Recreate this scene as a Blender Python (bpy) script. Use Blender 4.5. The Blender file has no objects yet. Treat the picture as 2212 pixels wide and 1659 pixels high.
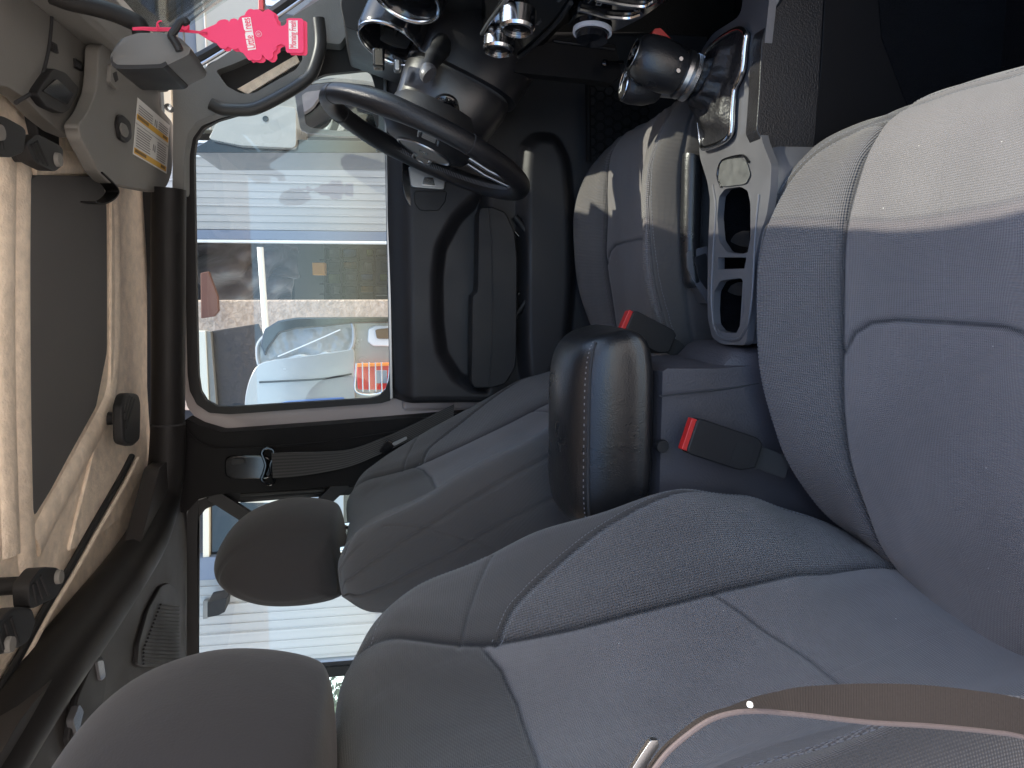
import bpy, bmesh, math, random
import numpy as np
from mathutils import Vector, Matrix
from mathutils.geometry import tessellate_polygon
random.seed(4); np.random.seed(4)
scene = bpy.context.scene
COL = scene.collection
rad = math.radians

# ------------------------------------------------------------------ camera
F, CX, CY = 1650.0, 1106.0, 829.5            # measured on a 2212 px wide view of the photograph
PITCH, YAW, ROLL = rad(9.5), rad(7.5), rad(1.2)
CAM = np.array([0.0, -1.05, 1.24])
_Rz = np.array([[math.cos(YAW), -math.sin(YAW), 0], [math.sin(YAW), math.cos(YAW), 0], [0, 0, 1]])
LOOK = _Rz @ np.array([0, math.cos(PITCH), -math.sin(PITCH)])
_r = _Rz @ np.array([0, -math.sin(PITCH), -math.cos(PITCH)])
_u = np.cross(_r, LOOK)
RIGHT = _r * math.cos(ROLL) - _u * math.sin(ROLL)
UP = _u * math.cos(ROLL) + _r * math.sin(ROLL)
cd = bpy.data.cameras.new('camera'); cam = bpy.data.objects.new('camera', cd); COL.objects.link(cam)
cd.sensor_fit = 'HORIZONTAL'; cd.sensor_width = 36.0; cd.lens = 36.0 * F / 2212.0
cd.clip_start = 0.02; cd.clip_end = 600
m = Matrix(((RIGHT[0], UP[0], -LOOK[0], CAM[0]), (RIGHT[1], UP[1], -LOOK[1], CAM[1]), (RIGHT[2], UP[2], -LOOK[2], CAM[2]), (0, 0, 0, 1)))
cam.matrix_world = m
scene.camera = cam

# ------------------------------------------------------------------ light
SUN = Vector((0.40, -0.035, 0.91)).normalized()           # direction towards the sun
elev = math.asin(SUN.z); azim = math.atan2(SUN.x, SUN.y)
w = bpy.data.worlds.new('World'); scene.world = w; w.use_nodes = True
nt = w.node_tree; bg = nt.nodes['Background']
sky = nt.nodes.new('ShaderNodeTexSky'); sky.sky_type = 'NISHITA'; sky.sun_disc = False
sky.sun_elevation = elev; sky.sun_rotation = azim
nt.links.new(sky.outputs[0], bg.inputs[0]); bg.inputs[1].default_value = 0.14
sl = bpy.data.lights.new('sun', 'SUN'); sl.energy = 2.05; sl.angle = rad(0.55); sl.color = (1.0, 0.93, 0.80)
so = bpy.data.objects.new('sun', sl); COL.objects.link(so)
so.rotation_euler = SUN.to_track_quat('Z', 'Y').to_euler()
scene.view_settings.view_transform = 'Standard'; scene.view_settings.look = 'None'
scene.view_settings.gamma = 1.0; scene.view_settings.use_curve_mapping = False
scene.view_settings.exposure = 2.03
scene.cycles.max_bounces = 10; scene.cycles.transparent_max_bounces = 12; scene.cycles.diffuse_bounces = 5

# ------------------------------------------------------------------ helpers
def at(x, y, Y=None, X=None, Z=None):
    """point of a real plane (X, Y or Z given) seen at a place measured on the photograph"""
    r = LOOK + RIGHT * ((x - CX) / F) + UP * ((CY - y) / F)
    i, v = (1, Y) if Y is not None else (0, X) if X is not None else (2, Z)
    return CAM + r * ((v - CAM[i]) / r[i])
def ats(pts, **k): return [at(x, y, **k) for x, y in pts]
def cat(pts, n=8, closed=False):
    """Catmull-Rom through points"""
    P = [np.array(p, float) for p in pts]; out = []; N = len(P)
    for i in range(N if closed else N - 1):
        p0 = P[i - 1] if (i > 0 or closed) else 2 * P[0] - P[1]
        p1 = P[i]; p2 = P[(i + 1) % N]
        p3 = P[(i + 2) % N] if (i + 2 < N or closed) else 2 * P[-1] - P[-2]
        for j in range(n):
            t = j / n
            out.append(0.5 * ((2 * p1) + (-p0 + p2) * t + (2 * p0 - 5 * p1 + 4 * p2 - p3) * t * t + (-p0 + 3 * p1 - 3 * p2 + p3) * t ** 3))
    if not closed: out.append(P[-1])
    return out
def rnd(pts, r=0.25, n=4):
    """round the corners of a closed polygon (fraction r of each edge)"""
    out = []; N = len(pts); P = [np.array(p, float) for p in pts]
    for i in range(N):
        a, b, c = P[i - 1], P[i], P[(i + 1) % N]
        p, q = b + (a - b) * r, b + (c - b) * r
        for j in range(n + 1):
            t = j / n; out.append((1 - t) ** 2 * p + 2 * t * (1 - t) * b + t * t * q)
    return out
def sm(xs, ys, x):
    """smooth 1-D interpolation (cubic Hermite, finite differences, no overshoot)"""
    xs = np.array(xs, float); ys = np.array(ys, float); d = np.diff(ys) / np.diff(xs)
    t = np.zeros_like(ys); t[0], t[-1] = d[0], d[-1]
    for i in range(1, len(xs) - 1):
        t[i] = 0 if d[i - 1] * d[i] <= 0 else 2 * d[i - 1] * d[i] / (d[i - 1] + d[i])
    x = np.clip(x, xs[0], xs[-1]); k = np.clip(np.searchsorted(xs, x) - 1, 0, len(xs) - 2)
    h = xs[k + 1] - xs[k]; u = (x - xs[k]) / h
    return (2*u**3-3*u**2+1)*ys[k] + (u**3-2*u**2+u)*h*t[k] + (-2*u**3+3*u**2)*ys[k+1] + (u**3-u**2)*h*t[k+1]

def thing(name, label, cat_, loc=(0, 0, 0), group=None):
    o = bpy.data.objects.new(name, None); COL.objects.link(o); o.location = loc; o.empty_display_size = 0.02
    o['label'] = label; o['category'] = cat_
    if group: o['group'] = group
    return o
def wloc(o):
    v = Vector((0, 0, 0))
    while o is not None: v += o.location; o = o.parent
    return v
def tag(o, label, cat_, group=None, kind=None):
    if label: o['label'] = label
    if cat_: o['category'] = cat_
    if group: o['group'] = group
    if kind: o['kind'] = kind
    return o
def obj(name, V, Fc, mat, parent=None, bevel=0, seg=3, smooth=True, angle=35, mats=None, midx=None, uv=None, label=None, origin=None):
    V = np.array([tuple(v) for v in V], float) if not isinstance(V, np.ndarray) else V
    base = Vector((0, 0, 0))
    if parent is not None: base = wloc(parent)
    if origin is None:
        origin = V.mean(axis=0)
    V = V - np.array(origin)
    me = bpy.data.meshes.new(name)
    me.from_pydata([tuple(v) for v in V], [], [tuple(f) for f in Fc])
    for mm in (mats or [mat]): me.materials.append(mm)
    if midx is not None: me.polygons.foreach_set('material_index', np.array(midx, dtype=np.int32))
    if uv is not None:
        l = me.uv_layers.new(name='UVMap'); li = np.empty(len(me.loops), dtype=np.int32); me.loops.foreach_get('vertex_index', li)
        l.data.foreach_set('uv', uv[li].astype(np.float32).ravel())
    bm = bmesh.new(); bm.from_mesh(me); bmesh.ops.recalc_face_normals(bm, faces=bm.faces); bm.to_mesh(me); bm.free()
    if smooth:
        me.polygons.foreach_set('use_smooth', [True] * len(me.polygons))
        if not bevel: me.set_sharp_from_angle(angle=rad(angle))
    o = bpy.data.objects.new(name, me); COL.objects.link(o)
    o.location = Vector(origin) - base
    if parent is not None: o.parent = parent
    if bevel:
        b = o.modifiers.new('bevel', 'BEVEL'); b.width = bevel; b.segments = seg; b.limit_method = 'ANGLE'; b.angle_limit = rad(28); b.harden_normals = True
    if label: o['label'] = label
    return o
def boxVF(c, s, R=None):
    c = np.array(c, float); h = np.array(s, float) / 2
    V = [np.array((x, y, z)) * h for x in (-1, 1) for y in (-1, 1) for z in (-1, 1)]
    if R is not None: V = [np.array(R @ Vector(v)) for v in V]
    V = [v + c for v in V]
    return V, [(0, 1, 3, 2), (4, 6, 7, 5), (0, 4, 5, 1), (2, 3, 7, 6), (0, 2, 6, 4), (1, 5, 7, 3)]
def box(name, c, s, mat, parent=None, bevel=0.003, R=None, **k):
    V, Fc = boxVF(c, s, R); return obj(name, V, Fc, mat, parent, bevel=bevel, **k)
def merge(lst):
    V, Fc = [], []
    for v, f in lst:
        n = len(V); V += [np.array(p) for p in v]; Fc += [tuple(i + n for i in q) for q in f]
    return V, Fc
def prismVF(outline, vec, holes=()):
    vec = np.array(vec, float); loops = [list(map(lambda p: np.array(p, float), outline))] + [list(map(lambda p: np.array(p, float), h)) for h in holes]
    flat = [p for l in loops for p in l]; n = len(flat)
    tris = tessellate_polygon([[Vector(p) for p in l] for l in loops]) if (holes or True) else None
    V = flat + [p + vec for p in flat]; Fc = []
    if holes:
        for t in tris: Fc.append(tuple(t)); Fc.append(tuple(i + n for i in reversed(t)))
    else:
        Fc.append(tuple(range(n))); Fc.append(tuple(range(2 * n - 1, n - 1, -1)))
    b = 0
    for l in loops:
        m_ = len(l)
        for i in range(m_):
            j = (i + 1) % m_; Fc.append((b + i, b + j, b + j + n, b + i + n))
        b += m_
    return V, Fc
def prism(name, outline, vec, mat, parent=None, bevel=0.003, holes=(), **k):
    V, Fc = prismVF(outline, vec, holes); return obj(name, V, Fc, mat, parent, bevel=bevel, **k)
def tubeVF(pts, r, n=12, closed=False, up=None, flat=1.0, caps=True):
    P = [np.array(p, float) for p in pts]; N = len(P)
    if np.isscalar(r): r = [r] * N
    if np.isscalar(flat): flat = [flat] * N
    V, Fc = [], []; prev = np.array(up, float) if up is not None else None
    for i in range(N):
        a = P[i - 1] if (i > 0 or closed) else P[i]; b = P[(i + 1) % N] if (i < N - 1 or closed) else P[i]
        t = b - a; t /= (np.linalg.norm(t) + 1e-12)
        if prev is None: prev = np.array((0, 0, 1.)) if abs(t[2]) < .9 else np.array((1., 0, 0))
        ref = np.array(up, float) if up is not None else prev
        u = ref - t * (ref @ t); u /= (np.linalg.norm(u) + 1e-12); v = np.cross(t, u); prev = u
        for k in range(n):
            th = 2 * math.pi * k / n
            V.append(P[i] + r[i] * (math.cos(th) * u * flat[i] + math.sin(th) * v))
    for i in range(N if closed else N - 1):
        j = (i + 1) % N
        for k in range(n):
            l = (k + 1) % n; Fc.append((i * n + k, i * n + l, j * n + l, j * n + k))
    if caps and not closed:
        Fc.append(tuple(range(n))); Fc.append(tuple((N - 1) * n + k for k in reversed(range(n))))
    return V, Fc
def tube(name, pts, r, mat, parent=None, n=12, closed=False, up=None, flat=1.0, **k):
    V, Fc = tubeVF(pts, r, n, closed, up, flat); return obj(name, V, Fc, mat, parent, **k)
def latheVF(prof, o, axis, n=32, ref=None):
    o = np.array(o, float); a = np.array(axis, float); a /= np.linalg.norm(a)
    u = np.cross(a, (0, 0, 1) if abs(a[2]) < .9 else (1, 0, 0)) if ref is None else np.array(ref, float) - a * (np.array(ref, float) @ a)
    u = u / np.linalg.norm(u); v = np.cross(a, u); V, Fc = [], []
    for (r, h) in prof:
        for k in range(n):
            th = 2 * math.pi * k / n; V.append(o + a * h + r * (math.cos(th) * u + math.sin(th) * v))
    for i in range(len(prof) - 1):
        for k in range(n):
            l = (k + 1) % n; Fc.append((i * n + k, i * n + l, (i + 1) * n + l, (i + 1) * n + k))
    Fc.append(tuple(range(n))); Fc.append(tuple((len(prof) - 1) * n + k for k in reversed(range(n))))
    return V, Fc
def lathe(name, prof, o, axis, mat, parent=None, n=32, ref=None, **k):
    V, Fc = latheVF(prof, o, axis, n, ref); return obj(name, V, Fc, mat, parent, **k)
def loftVF(rings, closed=True, cap=True):
    n = len(rings[0]); V = [np.array(p, float) for r in rings for p in r]; Fc = []
    for i in range(len(rings) - 1):
        for k in range(n if closed else n - 1):
            l = (k + 1) % n; Fc.append((i * n + k, i * n + l, (i + 1) * n + l, (i + 1) * n + k))
    if cap: Fc.append(tuple(range(n))); Fc.append(tuple((len(rings) - 1) * n + k for k in reversed(range(n))))
    return V, Fc
def loft(name, rings, mat, parent=None, closed=True, cap=True, **k):
    V, Fc = loftVF(rings, closed, cap); return obj(name, V, Fc, mat, parent, **k)
def ribbonVF(pts, wvecs, th):
    """strap: centre points, width vectors (full), thickness"""
    P = [np.array(p, float) for p in pts]; rings = []
    for i, p in enumerate(P):
        t = P[min(i + 1, len(P) - 1)] - P[max(i - 1, 0)]; wv = np.array(wvecs[i], float); nrm = np.cross(t, wv); nrm /= np.linalg.norm(nrm)
        rings.append([p - wv / 2 + nrm * th / 2, p + wv / 2 + nrm * th / 2, p + wv / 2 - nrm * th / 2, p - wv / 2 - nrm * th / 2])
    return loftVF(rings)
def ribbon(name, pts, wvecs, th, mat, parent=None, uv=False, **k):
    V, Fc = ribbonVF(pts, wvecs, th)
    U_ = None
    if uv:
        L = [0.0]
        for i in range(1, len(pts)): L.append(L[-1] + float(np.linalg.norm(np.array(pts[i]) - np.array(pts[i - 1]))))
        U_ = np.array([(s, t) for s, p_ in zip(L, pts) for t in (0, .047, .047, 0)])
    return obj(name, V, Fc, mat, parent, uv=U_, **k)
def text(name, body, p, xdir, ydir, size, mat, parent=None, depth=0.0002, bold=0.0, sx=1.0, align='CENTER', fit=None, fity=None):
    cu = bpy.data.curves.new(name, 'FONT'); cu.body = body; cu.size = size; cu.extrude = depth; cu.align_x = align; cu.align_y = 'CENTER'; cu.offset = bold
    t = bpy.data.objects.new(name, cu); COL.objects.link(t)
    dg = bpy.context.evaluated_depsgraph_get(); me = bpy.data.meshes.new_from_object(t.evaluated_get(dg)); bpy.data.objects.remove(t)
    x = Vector(xdir).normalized(); y = Vector(ydir); y = (y - x * y.dot(x)).normalized(); z = x.cross(y)
    M_ = Matrix(((x[0] * sx, y[0], z[0], 0), (x[1] * sx, y[1], z[1], 0), (x[2] * sx, y[2], z[2], 0), (0, 0, 0, 1)))
    me.materials.clear(); me.materials.append(mat)
    if fit:
        xs_ = [v.co.x for v in me.vertices]; k_ = fit / (max(xs_) - min(xs_)); me.transform(Matrix.Diagonal((k_, fity or 1, 1, 1)))
    me.transform(M_)
    o = bpy.data.objects.new(name, me); COL.objects.link(o); o.location = Vector(p) - (wloc(parent) if parent else Vector())
    if parent: o.parent = parent
    return o

# ------------------------------------------------------------------ materials
def mat(name, col, rough=0.5, metal=0.0, spec=0.5, bump=None, uvbump=None, var=0.0, vscale=8.0, coat=0.0, sheen=0.0, dust=0.0, seam=False):
    """bump: list of (kind, scale, strength, distance)"""
    M_ = bpy.data.materials.new(name); M_.use_nodes = True; n = M_.node_tree.nodes; l = M_.node_tree.links; b = n['Principled BSDF']
    b.inputs['Base Color'].default_value = (*col, 1); b.inputs['Roughness'].default_value = rough; b.inputs['Metallic'].default_value = metal
    b.inputs['Specular IOR Level'].default_value = spec; b.inputs['Coat Weight'].default_value = coat; b.inputs['Coat Roughness'].default_value = 0.08
    b.inputs['Sheen Weight'].default_value = sheen; b.inputs['Sheen Roughness'].default_value = 0.5
    tc = n.new('ShaderNodeTexCoord'); last = None
    for kind, sc, st, di in (bump or []):
        mp = n.new('ShaderNodeMapping'); mp.inputs['Scale'].default_value = sc if isinstance(sc, tuple) else (sc, sc, sc)
        l.new(tc.outputs['Object'], mp.inputs[0])
        if kind == 'noise':
            t = n.new('ShaderNodeTexNoise'); t.inputs['Scale'].default_value = 1; t.inputs['Detail'].default_value = 3; out = t.outputs[0]
        else:
            t = n.new('ShaderNodeTexVoronoi'); t.inputs['Scale'].default_value = 1; t.feature = 'SMOOTH_F1' if kind == 'cell' else 'F1'; out = t.outputs['Distance']
        l.new(mp.outputs[0], t.inputs['Vector'])
        bp = n.new('ShaderNodeBump'); bp.inputs['Strength'].default_value = st; bp.inputs['Distance'].default_value = di
        l.new(out, bp.inputs['Height'])
        if last: l.new(last.outputs[0], bp.inputs['Normal'])
        last = bp
    colsock = None
    if uvbump:
        kind, p1, p2, st, di, cv = uvbump
        uvn = n.new('ShaderNodeUVMap'); sep = n.new('ShaderNodeSeparateXYZ'); l.new(uvn.outputs[0], sep.inputs[0])
        def math_(op, a, b_=None):
            q = n.new('ShaderNodeMath'); q.operation = op
            for i, v in enumerate((a, b_)):
                if v is None: continue
                if isinstance(v, (int, float)): q.inputs[i].default_value = v
                else: l.new(v, q.inputs[i])
            return q.outputs[0]
        if kind == 'diamond':
            a = math_('SINE', math_('MULTIPLY', math_('ADD', sep.outputs[0], sep.outputs[1]), 2 * math.pi / p1))
            c = math_('SINE', math_('MULTIPLY', math_('SUBTRACT', sep.outputs[0], sep.outputs[1]), 2 * math.pi / p2))
            h = math_('MULTIPLY', a, c)
        else:
            h = math_('ADD', math_('SINE', math_('MULTIPLY', sep.outputs[0], 2 * math.pi / p1)), math_('SINE', math_('MULTIPLY', sep.outputs[1], 2 * math.pi / p2)))
        bp = n.new('ShaderNodeBump'); bp.inputs['Strength'].default_value = st; bp.inputs['Distance'].default_value = di; l.new(h, bp.inputs['Height'])
        if last: l.new(last.outputs[0], bp.inputs['Normal'])
        last = bp
        if cv:
            mr = n.new('ShaderNodeMapRange'); mr.inputs[1].default_value = -1; mr.inputs[2].default_value = 1; mr.inputs[3].default_value = 1 - cv; mr.inputs[4].default_value = 1 + cv
            l.new(h, mr.inputs[0]); mx = n.new('ShaderNodeMix'); mx.data_type = 'RGBA'; mx.blend_type = 'MULTIPLY'; mx.inputs[0].default_value = 1
            mx.inputs[6].default_value = (*col, 1); cb = n.new('ShaderNodeCombineColor')
            for i in range(3): l.new(mr.outputs[0], cb.inputs[i])
            l.new(cb.outputs[0], mx.inputs[7]); colsock = mx.outputs[2]
    if last: l.new(last.outputs[0], b.inputs['Normal'])
    if var or dust:
        t = n.new('ShaderNodeTexNoise'); t.inputs['Scale'].default_value = vscale; t.inputs['Detail'].default_value = 4; l.new(tc.outputs['Object'], t.inputs['Vector'])
        mr = n.new('ShaderNodeMapRange'); mr.inputs[1].default_value = .3; mr.inputs[2].default_value = .7; mr.inputs[3].default_value = 1 - var; mr.inputs[4].default_value = 1 + var
        l.new(t.outputs[0], mr.inputs[0]); mx = n.new('ShaderNodeMix'); mx.data_type = 'RGBA'; mx.blend_type = 'MULTIPLY'; mx.inputs[0].default_value = 1
        if colsock: l.new(colsock, mx.inputs[6])
        else: mx.inputs[6].default_value = (*col, 1)
        cb = n.new('ShaderNodeCombineColor')
        for i in range(3): l.new(mr.outputs[0], cb.inputs[i])
        l.new(cb.outputs[0], mx.inputs[7]); colsock = mx.outputs[2]
        if rough > .15:
            r2 = n.new('ShaderNodeMapRange'); r2.inputs[1].default_value = .3; r2.inputs[2].default_value = .7; r2.inputs[3].default_value = rough * .85; r2.inputs[4].default_value = min(1, rough * 1.15)
            l.new(t.outputs[0], r2.inputs[0]); l.new(r2.outputs[0], b.inputs['Roughness'])
    if dust:
        t = n.new('ShaderNodeTexVoronoi'); t.inputs['Scale'].default_value = 38; l.new(tc.outputs['Object'], t.inputs['Vector'])
        lt = n.new('ShaderNodeMath'); lt.operation = 'LESS_THAN'; lt.inputs[1].default_value = dust; l.new(t.outputs['Distance'], lt.inputs[0])
        mx = n.new('ShaderNodeMix'); mx.data_type = 'RGBA'; l.new(lt.outputs[0], mx.inputs[0]); l.new(colsock, mx.inputs[6]); mx.inputs[7].default_value = (.45, .43, .4, 1); colsock = mx.outputs[2]
    if seam:
        at_ = n.new('ShaderNodeAttribute'); at_.attribute_name = 'seam'; mx = n.new('ShaderNodeMix'); mx.data_type = 'RGBA'
        l.new(at_.outputs['Fac'], mx.inputs[0]); l.new(colsock, mx.inputs[6]); mx.inputs[7].default_value = (.018, .018, .02, 1); colsock = mx.outputs[2]
    if colsock: l.new(colsock, b.inputs['Base Color'])
    return M_
LG = [('cell', 520, .45, .0006), ('noise', 90, .15, .002)]
PG = [('cell', 900, .3, .0004)]
knit = mat('fabric_knit', (.148, .134, .131), .9, spec=.2, uvbump=('weave', .0022, .0022, .5, .0006, .05), bump=[('noise', 14, .25, .01)], var=.10, vscale=9, sheen=.25, dust=.028, seam=True)
weave = mat('fabric_weave', (.112, .102, .100), .88, spec=.2, uvbump=('diamond', .0062, .0062, .9, .0012, .16), var=.08, vscale=7, sheen=.25, dust=.02, seam=True)
plain = mat('fabric_plain', (.066, .060, .057), .9, spec=.2, uvbump=('weave', .002, .002, .5, .0005, .05), bump=[('noise', 10, .2, .01)], var=.10, vscale=6, sheen=.25, seam=True)
thread = mat('thread', (.16, .16, .17), .8)
seamdark = mat('seam', (.03, .03, .032), .9)
plastic = mat('plastic_black', (.016, .0155, .0165), .48, spec=.3, bump=PG, var=.12, vscale=12)
plastic2 = mat('plastic_charcoal', (.006, .0055, .006), .55, spec=.15, bump=PG, var=.1, vscale=9)
plasticg = mat('plastic_grey', (.19, .180, .163), .6, bump=LG, var=.08, vscale=10)
plasticd = mat('plastic_dark_trim', (.013, .012, .012), .5, spec=.25, bump=PG, var=.08, vscale=10)
leather = mat('leather_black', (.012, .012, .013), .30, bump=[('cell', 620, .45, .0006), ('noise', 90, .15, .002)], var=.1, vscale=20)
leather2 = mat('leather_soft', (.013, .012, .013), .42, spec=.4, bump=[('cell', 520, .5, .0008)], var=.1, vscale=20)
gloss = mat('gloss_black', (.006, .006, .007), .12, coat=.4)
consm = mat('console_plastic', (.050, .046, .052), .5, spec=.4, bump=[('cell', 420, .5, .0008)], var=.1, vscale=20)
doorm = mat('door_plastic', (.022, .021, .023), .5, spec=.35, bump=PG, var=.1, vscale=12)
rubber = mat('rubber', (.008, .008, .009), .6, bump=[('noise', 200, .1, .001)])
carpet = mat('carpet', (.006, .006, .007), .98, spec=.1, bump=[('noise', 500, .8, .003)], var=.2, vscale=40)
chrome = mat('chrome', (.62, .62, .64), .16, 1.0)
satin = mat('satin_metal', (.32, .32, .325), .32, 1.0)
silverp = mat('silver_plastic', (.085, .083, .088), .36, spec=.7, bump=[('noise', 300, .05, .0005)], var=.08, vscale=20)
red = mat('red_plastic', (.50, .022, .02), .35)
roofc = mat('roof_cream', (.90, .76, .60), .5, bump=[('noise', 260, .5, .003), ('noise', 14, .4, .02)], var=.13, vscale=55)
pad = mat('headliner_pad', (.105, .102, .098), .95, bump=[('noise', 400, .3, .001)], var=.08, vscale=10)
mauve = mat('door_paint', (.36, .325, .33), .38, coat=.3, var=.04, vscale=5)
belt_m = mat('belt_webbing', (.014, .013, .013), .75, uvbump=('weave', .0016, .006, .7, .0006, .12), sheen=.4)
belt_b = mat('belt_webbing_brown', (.036, .029, .026), .7, uvbump=('diamond', .0030, .0030, .35, .0004, .06), bump=[('noise', 300, .3, .001)], spec=.2)
pink = mat('card_pink', (.80, .035, .13), .5, bump=[('noise', 400, .05, .0005)])
pinkd = mat('card_pink_edge', (.80, .04, .12), .6)
paper = mat('paper_white', (.82, .80, .76), .6)
paper2 = mat('paper_grey_print', (.30, .29, .28), .7)
yellow = mat('label_yellow', (.80, .46, .06), .6)
amber = mat('amber', (.9, .25, .02), .4)
def glass(name, tint, ref=0.5, rough=0.0):
    M_ = bpy.data.materials.new(name); M_.use_nodes = True; n = M_.node_tree.nodes; l = M_.node_tree.links; n.clear()
    o = n.new('ShaderNodeOutputMaterial'); tr = n.new('ShaderNodeBsdfTransparent'); tr.inputs[0].default_value = (*tint, 1)
    gl = n.new('ShaderNodeBsdfGlossy'); gl.inputs['Roughness'].default_value = rough; mx = n.new('ShaderNodeMixShader'); fr = n.new('ShaderNodeFresnel'); fr.inputs[0].default_value = 1.5
    ml = n.new('ShaderNodeMath'); ml.operation = 'MULTIPLY'; ml.inputs[1].default_value = ref; l.new(fr.outputs[0], ml.inputs[0]); l.new(ml.outputs[0], mx.inputs[0])
    l.new(tr.outputs[0], mx.inputs[1]); l.new(gl.outputs[0], mx.inputs[2]); l.new(mx.outputs[0], o.inputs[0]); return M_
win = glass('window_glass', (.93, .96, .95), .9)
vinyl = glass('clear_vinyl', (.55, .56, .55), 3.0, .06)

# ------------------------------------------------------------------ front seats
def cr(P, q):
    """Catmull-Rom of control rows P (k,c) sampled at q in [0,1] -> (len(q), c)"""
    P = np.array(P, float); k = len(P); x = np.clip(q * (k - 1), 0, k - 1 - 1e-9); i = x.astype(int); t = (x - i)[:, None]
    p0 = P[np.maximum(i - 1, 0)]; p1 = P[i]; p2 = P[np.minimum(i + 1, k - 1)]; p3 = P[np.minimum(i + 2, k - 1)]
    return .5 * (2 * p1 + (-p0 + p2) * t + (2 * p0 - 5 * p1 + 4 * p2 - p3) * t**2 + (-p0 + 3 * p1 - 3 * p2 + p3) * t**3)
def dseg(A, B, pts):
    """min distance from points (A,B arrays) to polyline pts"""
    d = np.full(A.shape, 9.0)
    for (x0, y0), (x1, y1) in zip(pts[:-1], pts[1:]):
        dx, dy = x1 - x0, y1 - y0; L = dx * dx + dy * dy + 1e-12
        t = np.clip(((A - x0) * dx + (B - y0) * dy) / L, 0, 1)
        d = np.minimum(d, np.hypot(A - x0 - t * dx, B - y0 - t * dy))
    return d
def mirror_c(pts): return [(-a, b) for a, b in pts]
def gridobj(name, P, parent, mats, midx, uv, root_loc, seamv=None):
    n, m_, _ = P.shape; idx = np.arange(n * m_).reshape(n, m_)
    j = np.roll(idx, -1, axis=1)
    q = np.stack([idx[:-1], j[:-1], j[1:], idx[1:]], axis=-1).reshape(-1, 4)
    V = P.reshape(-1, 3); o = np.array(root_loc)
    me = bpy.data.meshes.new(name)
    Fc = [tuple(f) for f in q.tolist()] + [tuple(idx[0].tolist()), tuple(idx[-1][::-1].tolist())]
    me.from_pydata((V - o).tolist(), [], Fc)
    for mm in mats: me.materials.append(mm)
    me.polygons.foreach_set('material_index', np.array(list(midx.reshape(-1)) + [1, 1], dtype=np.int32))
    l = me.uv_layers.new(name='UVMap'); li = np.empty(len(me.loops), dtype=np.int32); me.loops.foreach_get('vertex_index', li)
    l.data.foreach_set('uv', uv.reshape(-1, 2)[li].astype(np.float32).ravel())
    at_ = me.attributes.new('seam', 'FLOAT', 'POINT'); at_.data.foreach_set('value', seamv.reshape(-1).astype(np.float32))
    bm = bmesh.new(); bm.from_mesh(me); bmesh.ops.recalc_face_normals(bm, faces=bm.faces); bm.to_mesh(me); bm.free()
    me.polygons.foreach_set('use_smooth', [True] * len(me.polygons))
    ob = bpy.data.objects.new(name, me); COL.objects.link(ob); ob.parent = parent; ob.location = Vector(o) - wloc(parent)
    return ob
def grid_normals(P):
    du = np.roll(P, -1, axis=1) - np.roll(P, 1, axis=1); dv = np.zeros_like(P); dv[1:-1] = P[2:] - P[:-2]; dv[0] = P[1] - P[0]; dv[-1] = P[-1] - P[-2]
    N = np.cross(du, dv); N /= (np.linalg.norm(N, axis=2, keepdims=True) + 1e-12); return N
def stitches(name, parent, G, S_, T_, ok, curve, off_n, pitch=.0052, ln=.0034, r=.00055):
    """dashes of thread laid on the surface G (grid of points) along a curve in (S,T)"""
    c = cat(curve, 12); pts = []
    for i in range(len(c) - 1):
        L = np.linalg.norm(np.array(c[i + 1]) - np.array(c[i])); k = max(1, int(L / .0012))
        pts += [np.array(c[i]) + (np.array(c[i + 1]) - np.array(c[i])) * j / k for j in range(k)]
    Sf, Tf, Gf = S_[ok], T_[ok], G[ok]; Nf = off_n[ok]; acc = 0; parts = []; surf = []
    for p in pts[::2]:
        i = np.argmin((Sf - p[0]) ** 2 + (Tf - p[1]) ** 2); surf.append((Gf[i], Nf[i]))
    dist = 0; last = surf[0][0]; start = None
    path = [s[0] + s[1] * .0004 for s in surf]
    # smooth the path
    Pm = np.array(path)
    for _ in range(6): Pm[1:-1] = (Pm[:-2] + Pm[1:-1] * 2 + Pm[2:]) / 4
    L = np.concatenate([[0], np.cumsum(np.linalg.norm(np.diff(Pm, axis=0), axis=1))])
    tot = L[-1]; k = int(tot / pitch)
    for i in range(k):
        s0 = i * pitch; a = np.array([np.interp(s0, L, Pm[:, c_]) for c_ in range(3)]); b = np.array([np.interp(s0 + ln, L, Pm[:, c_]) for c_ in range(3)])
        if np.linalg.norm(b - a) < ln * .3: continue
        parts.append(tubeVF([a, (a + b) / 2, b], [r * .6, r, r * .6], n=5))
    V, Fc = merge(parts); return obj(name, V, Fc, thread, parent, smooth=True, angle=60)

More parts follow.
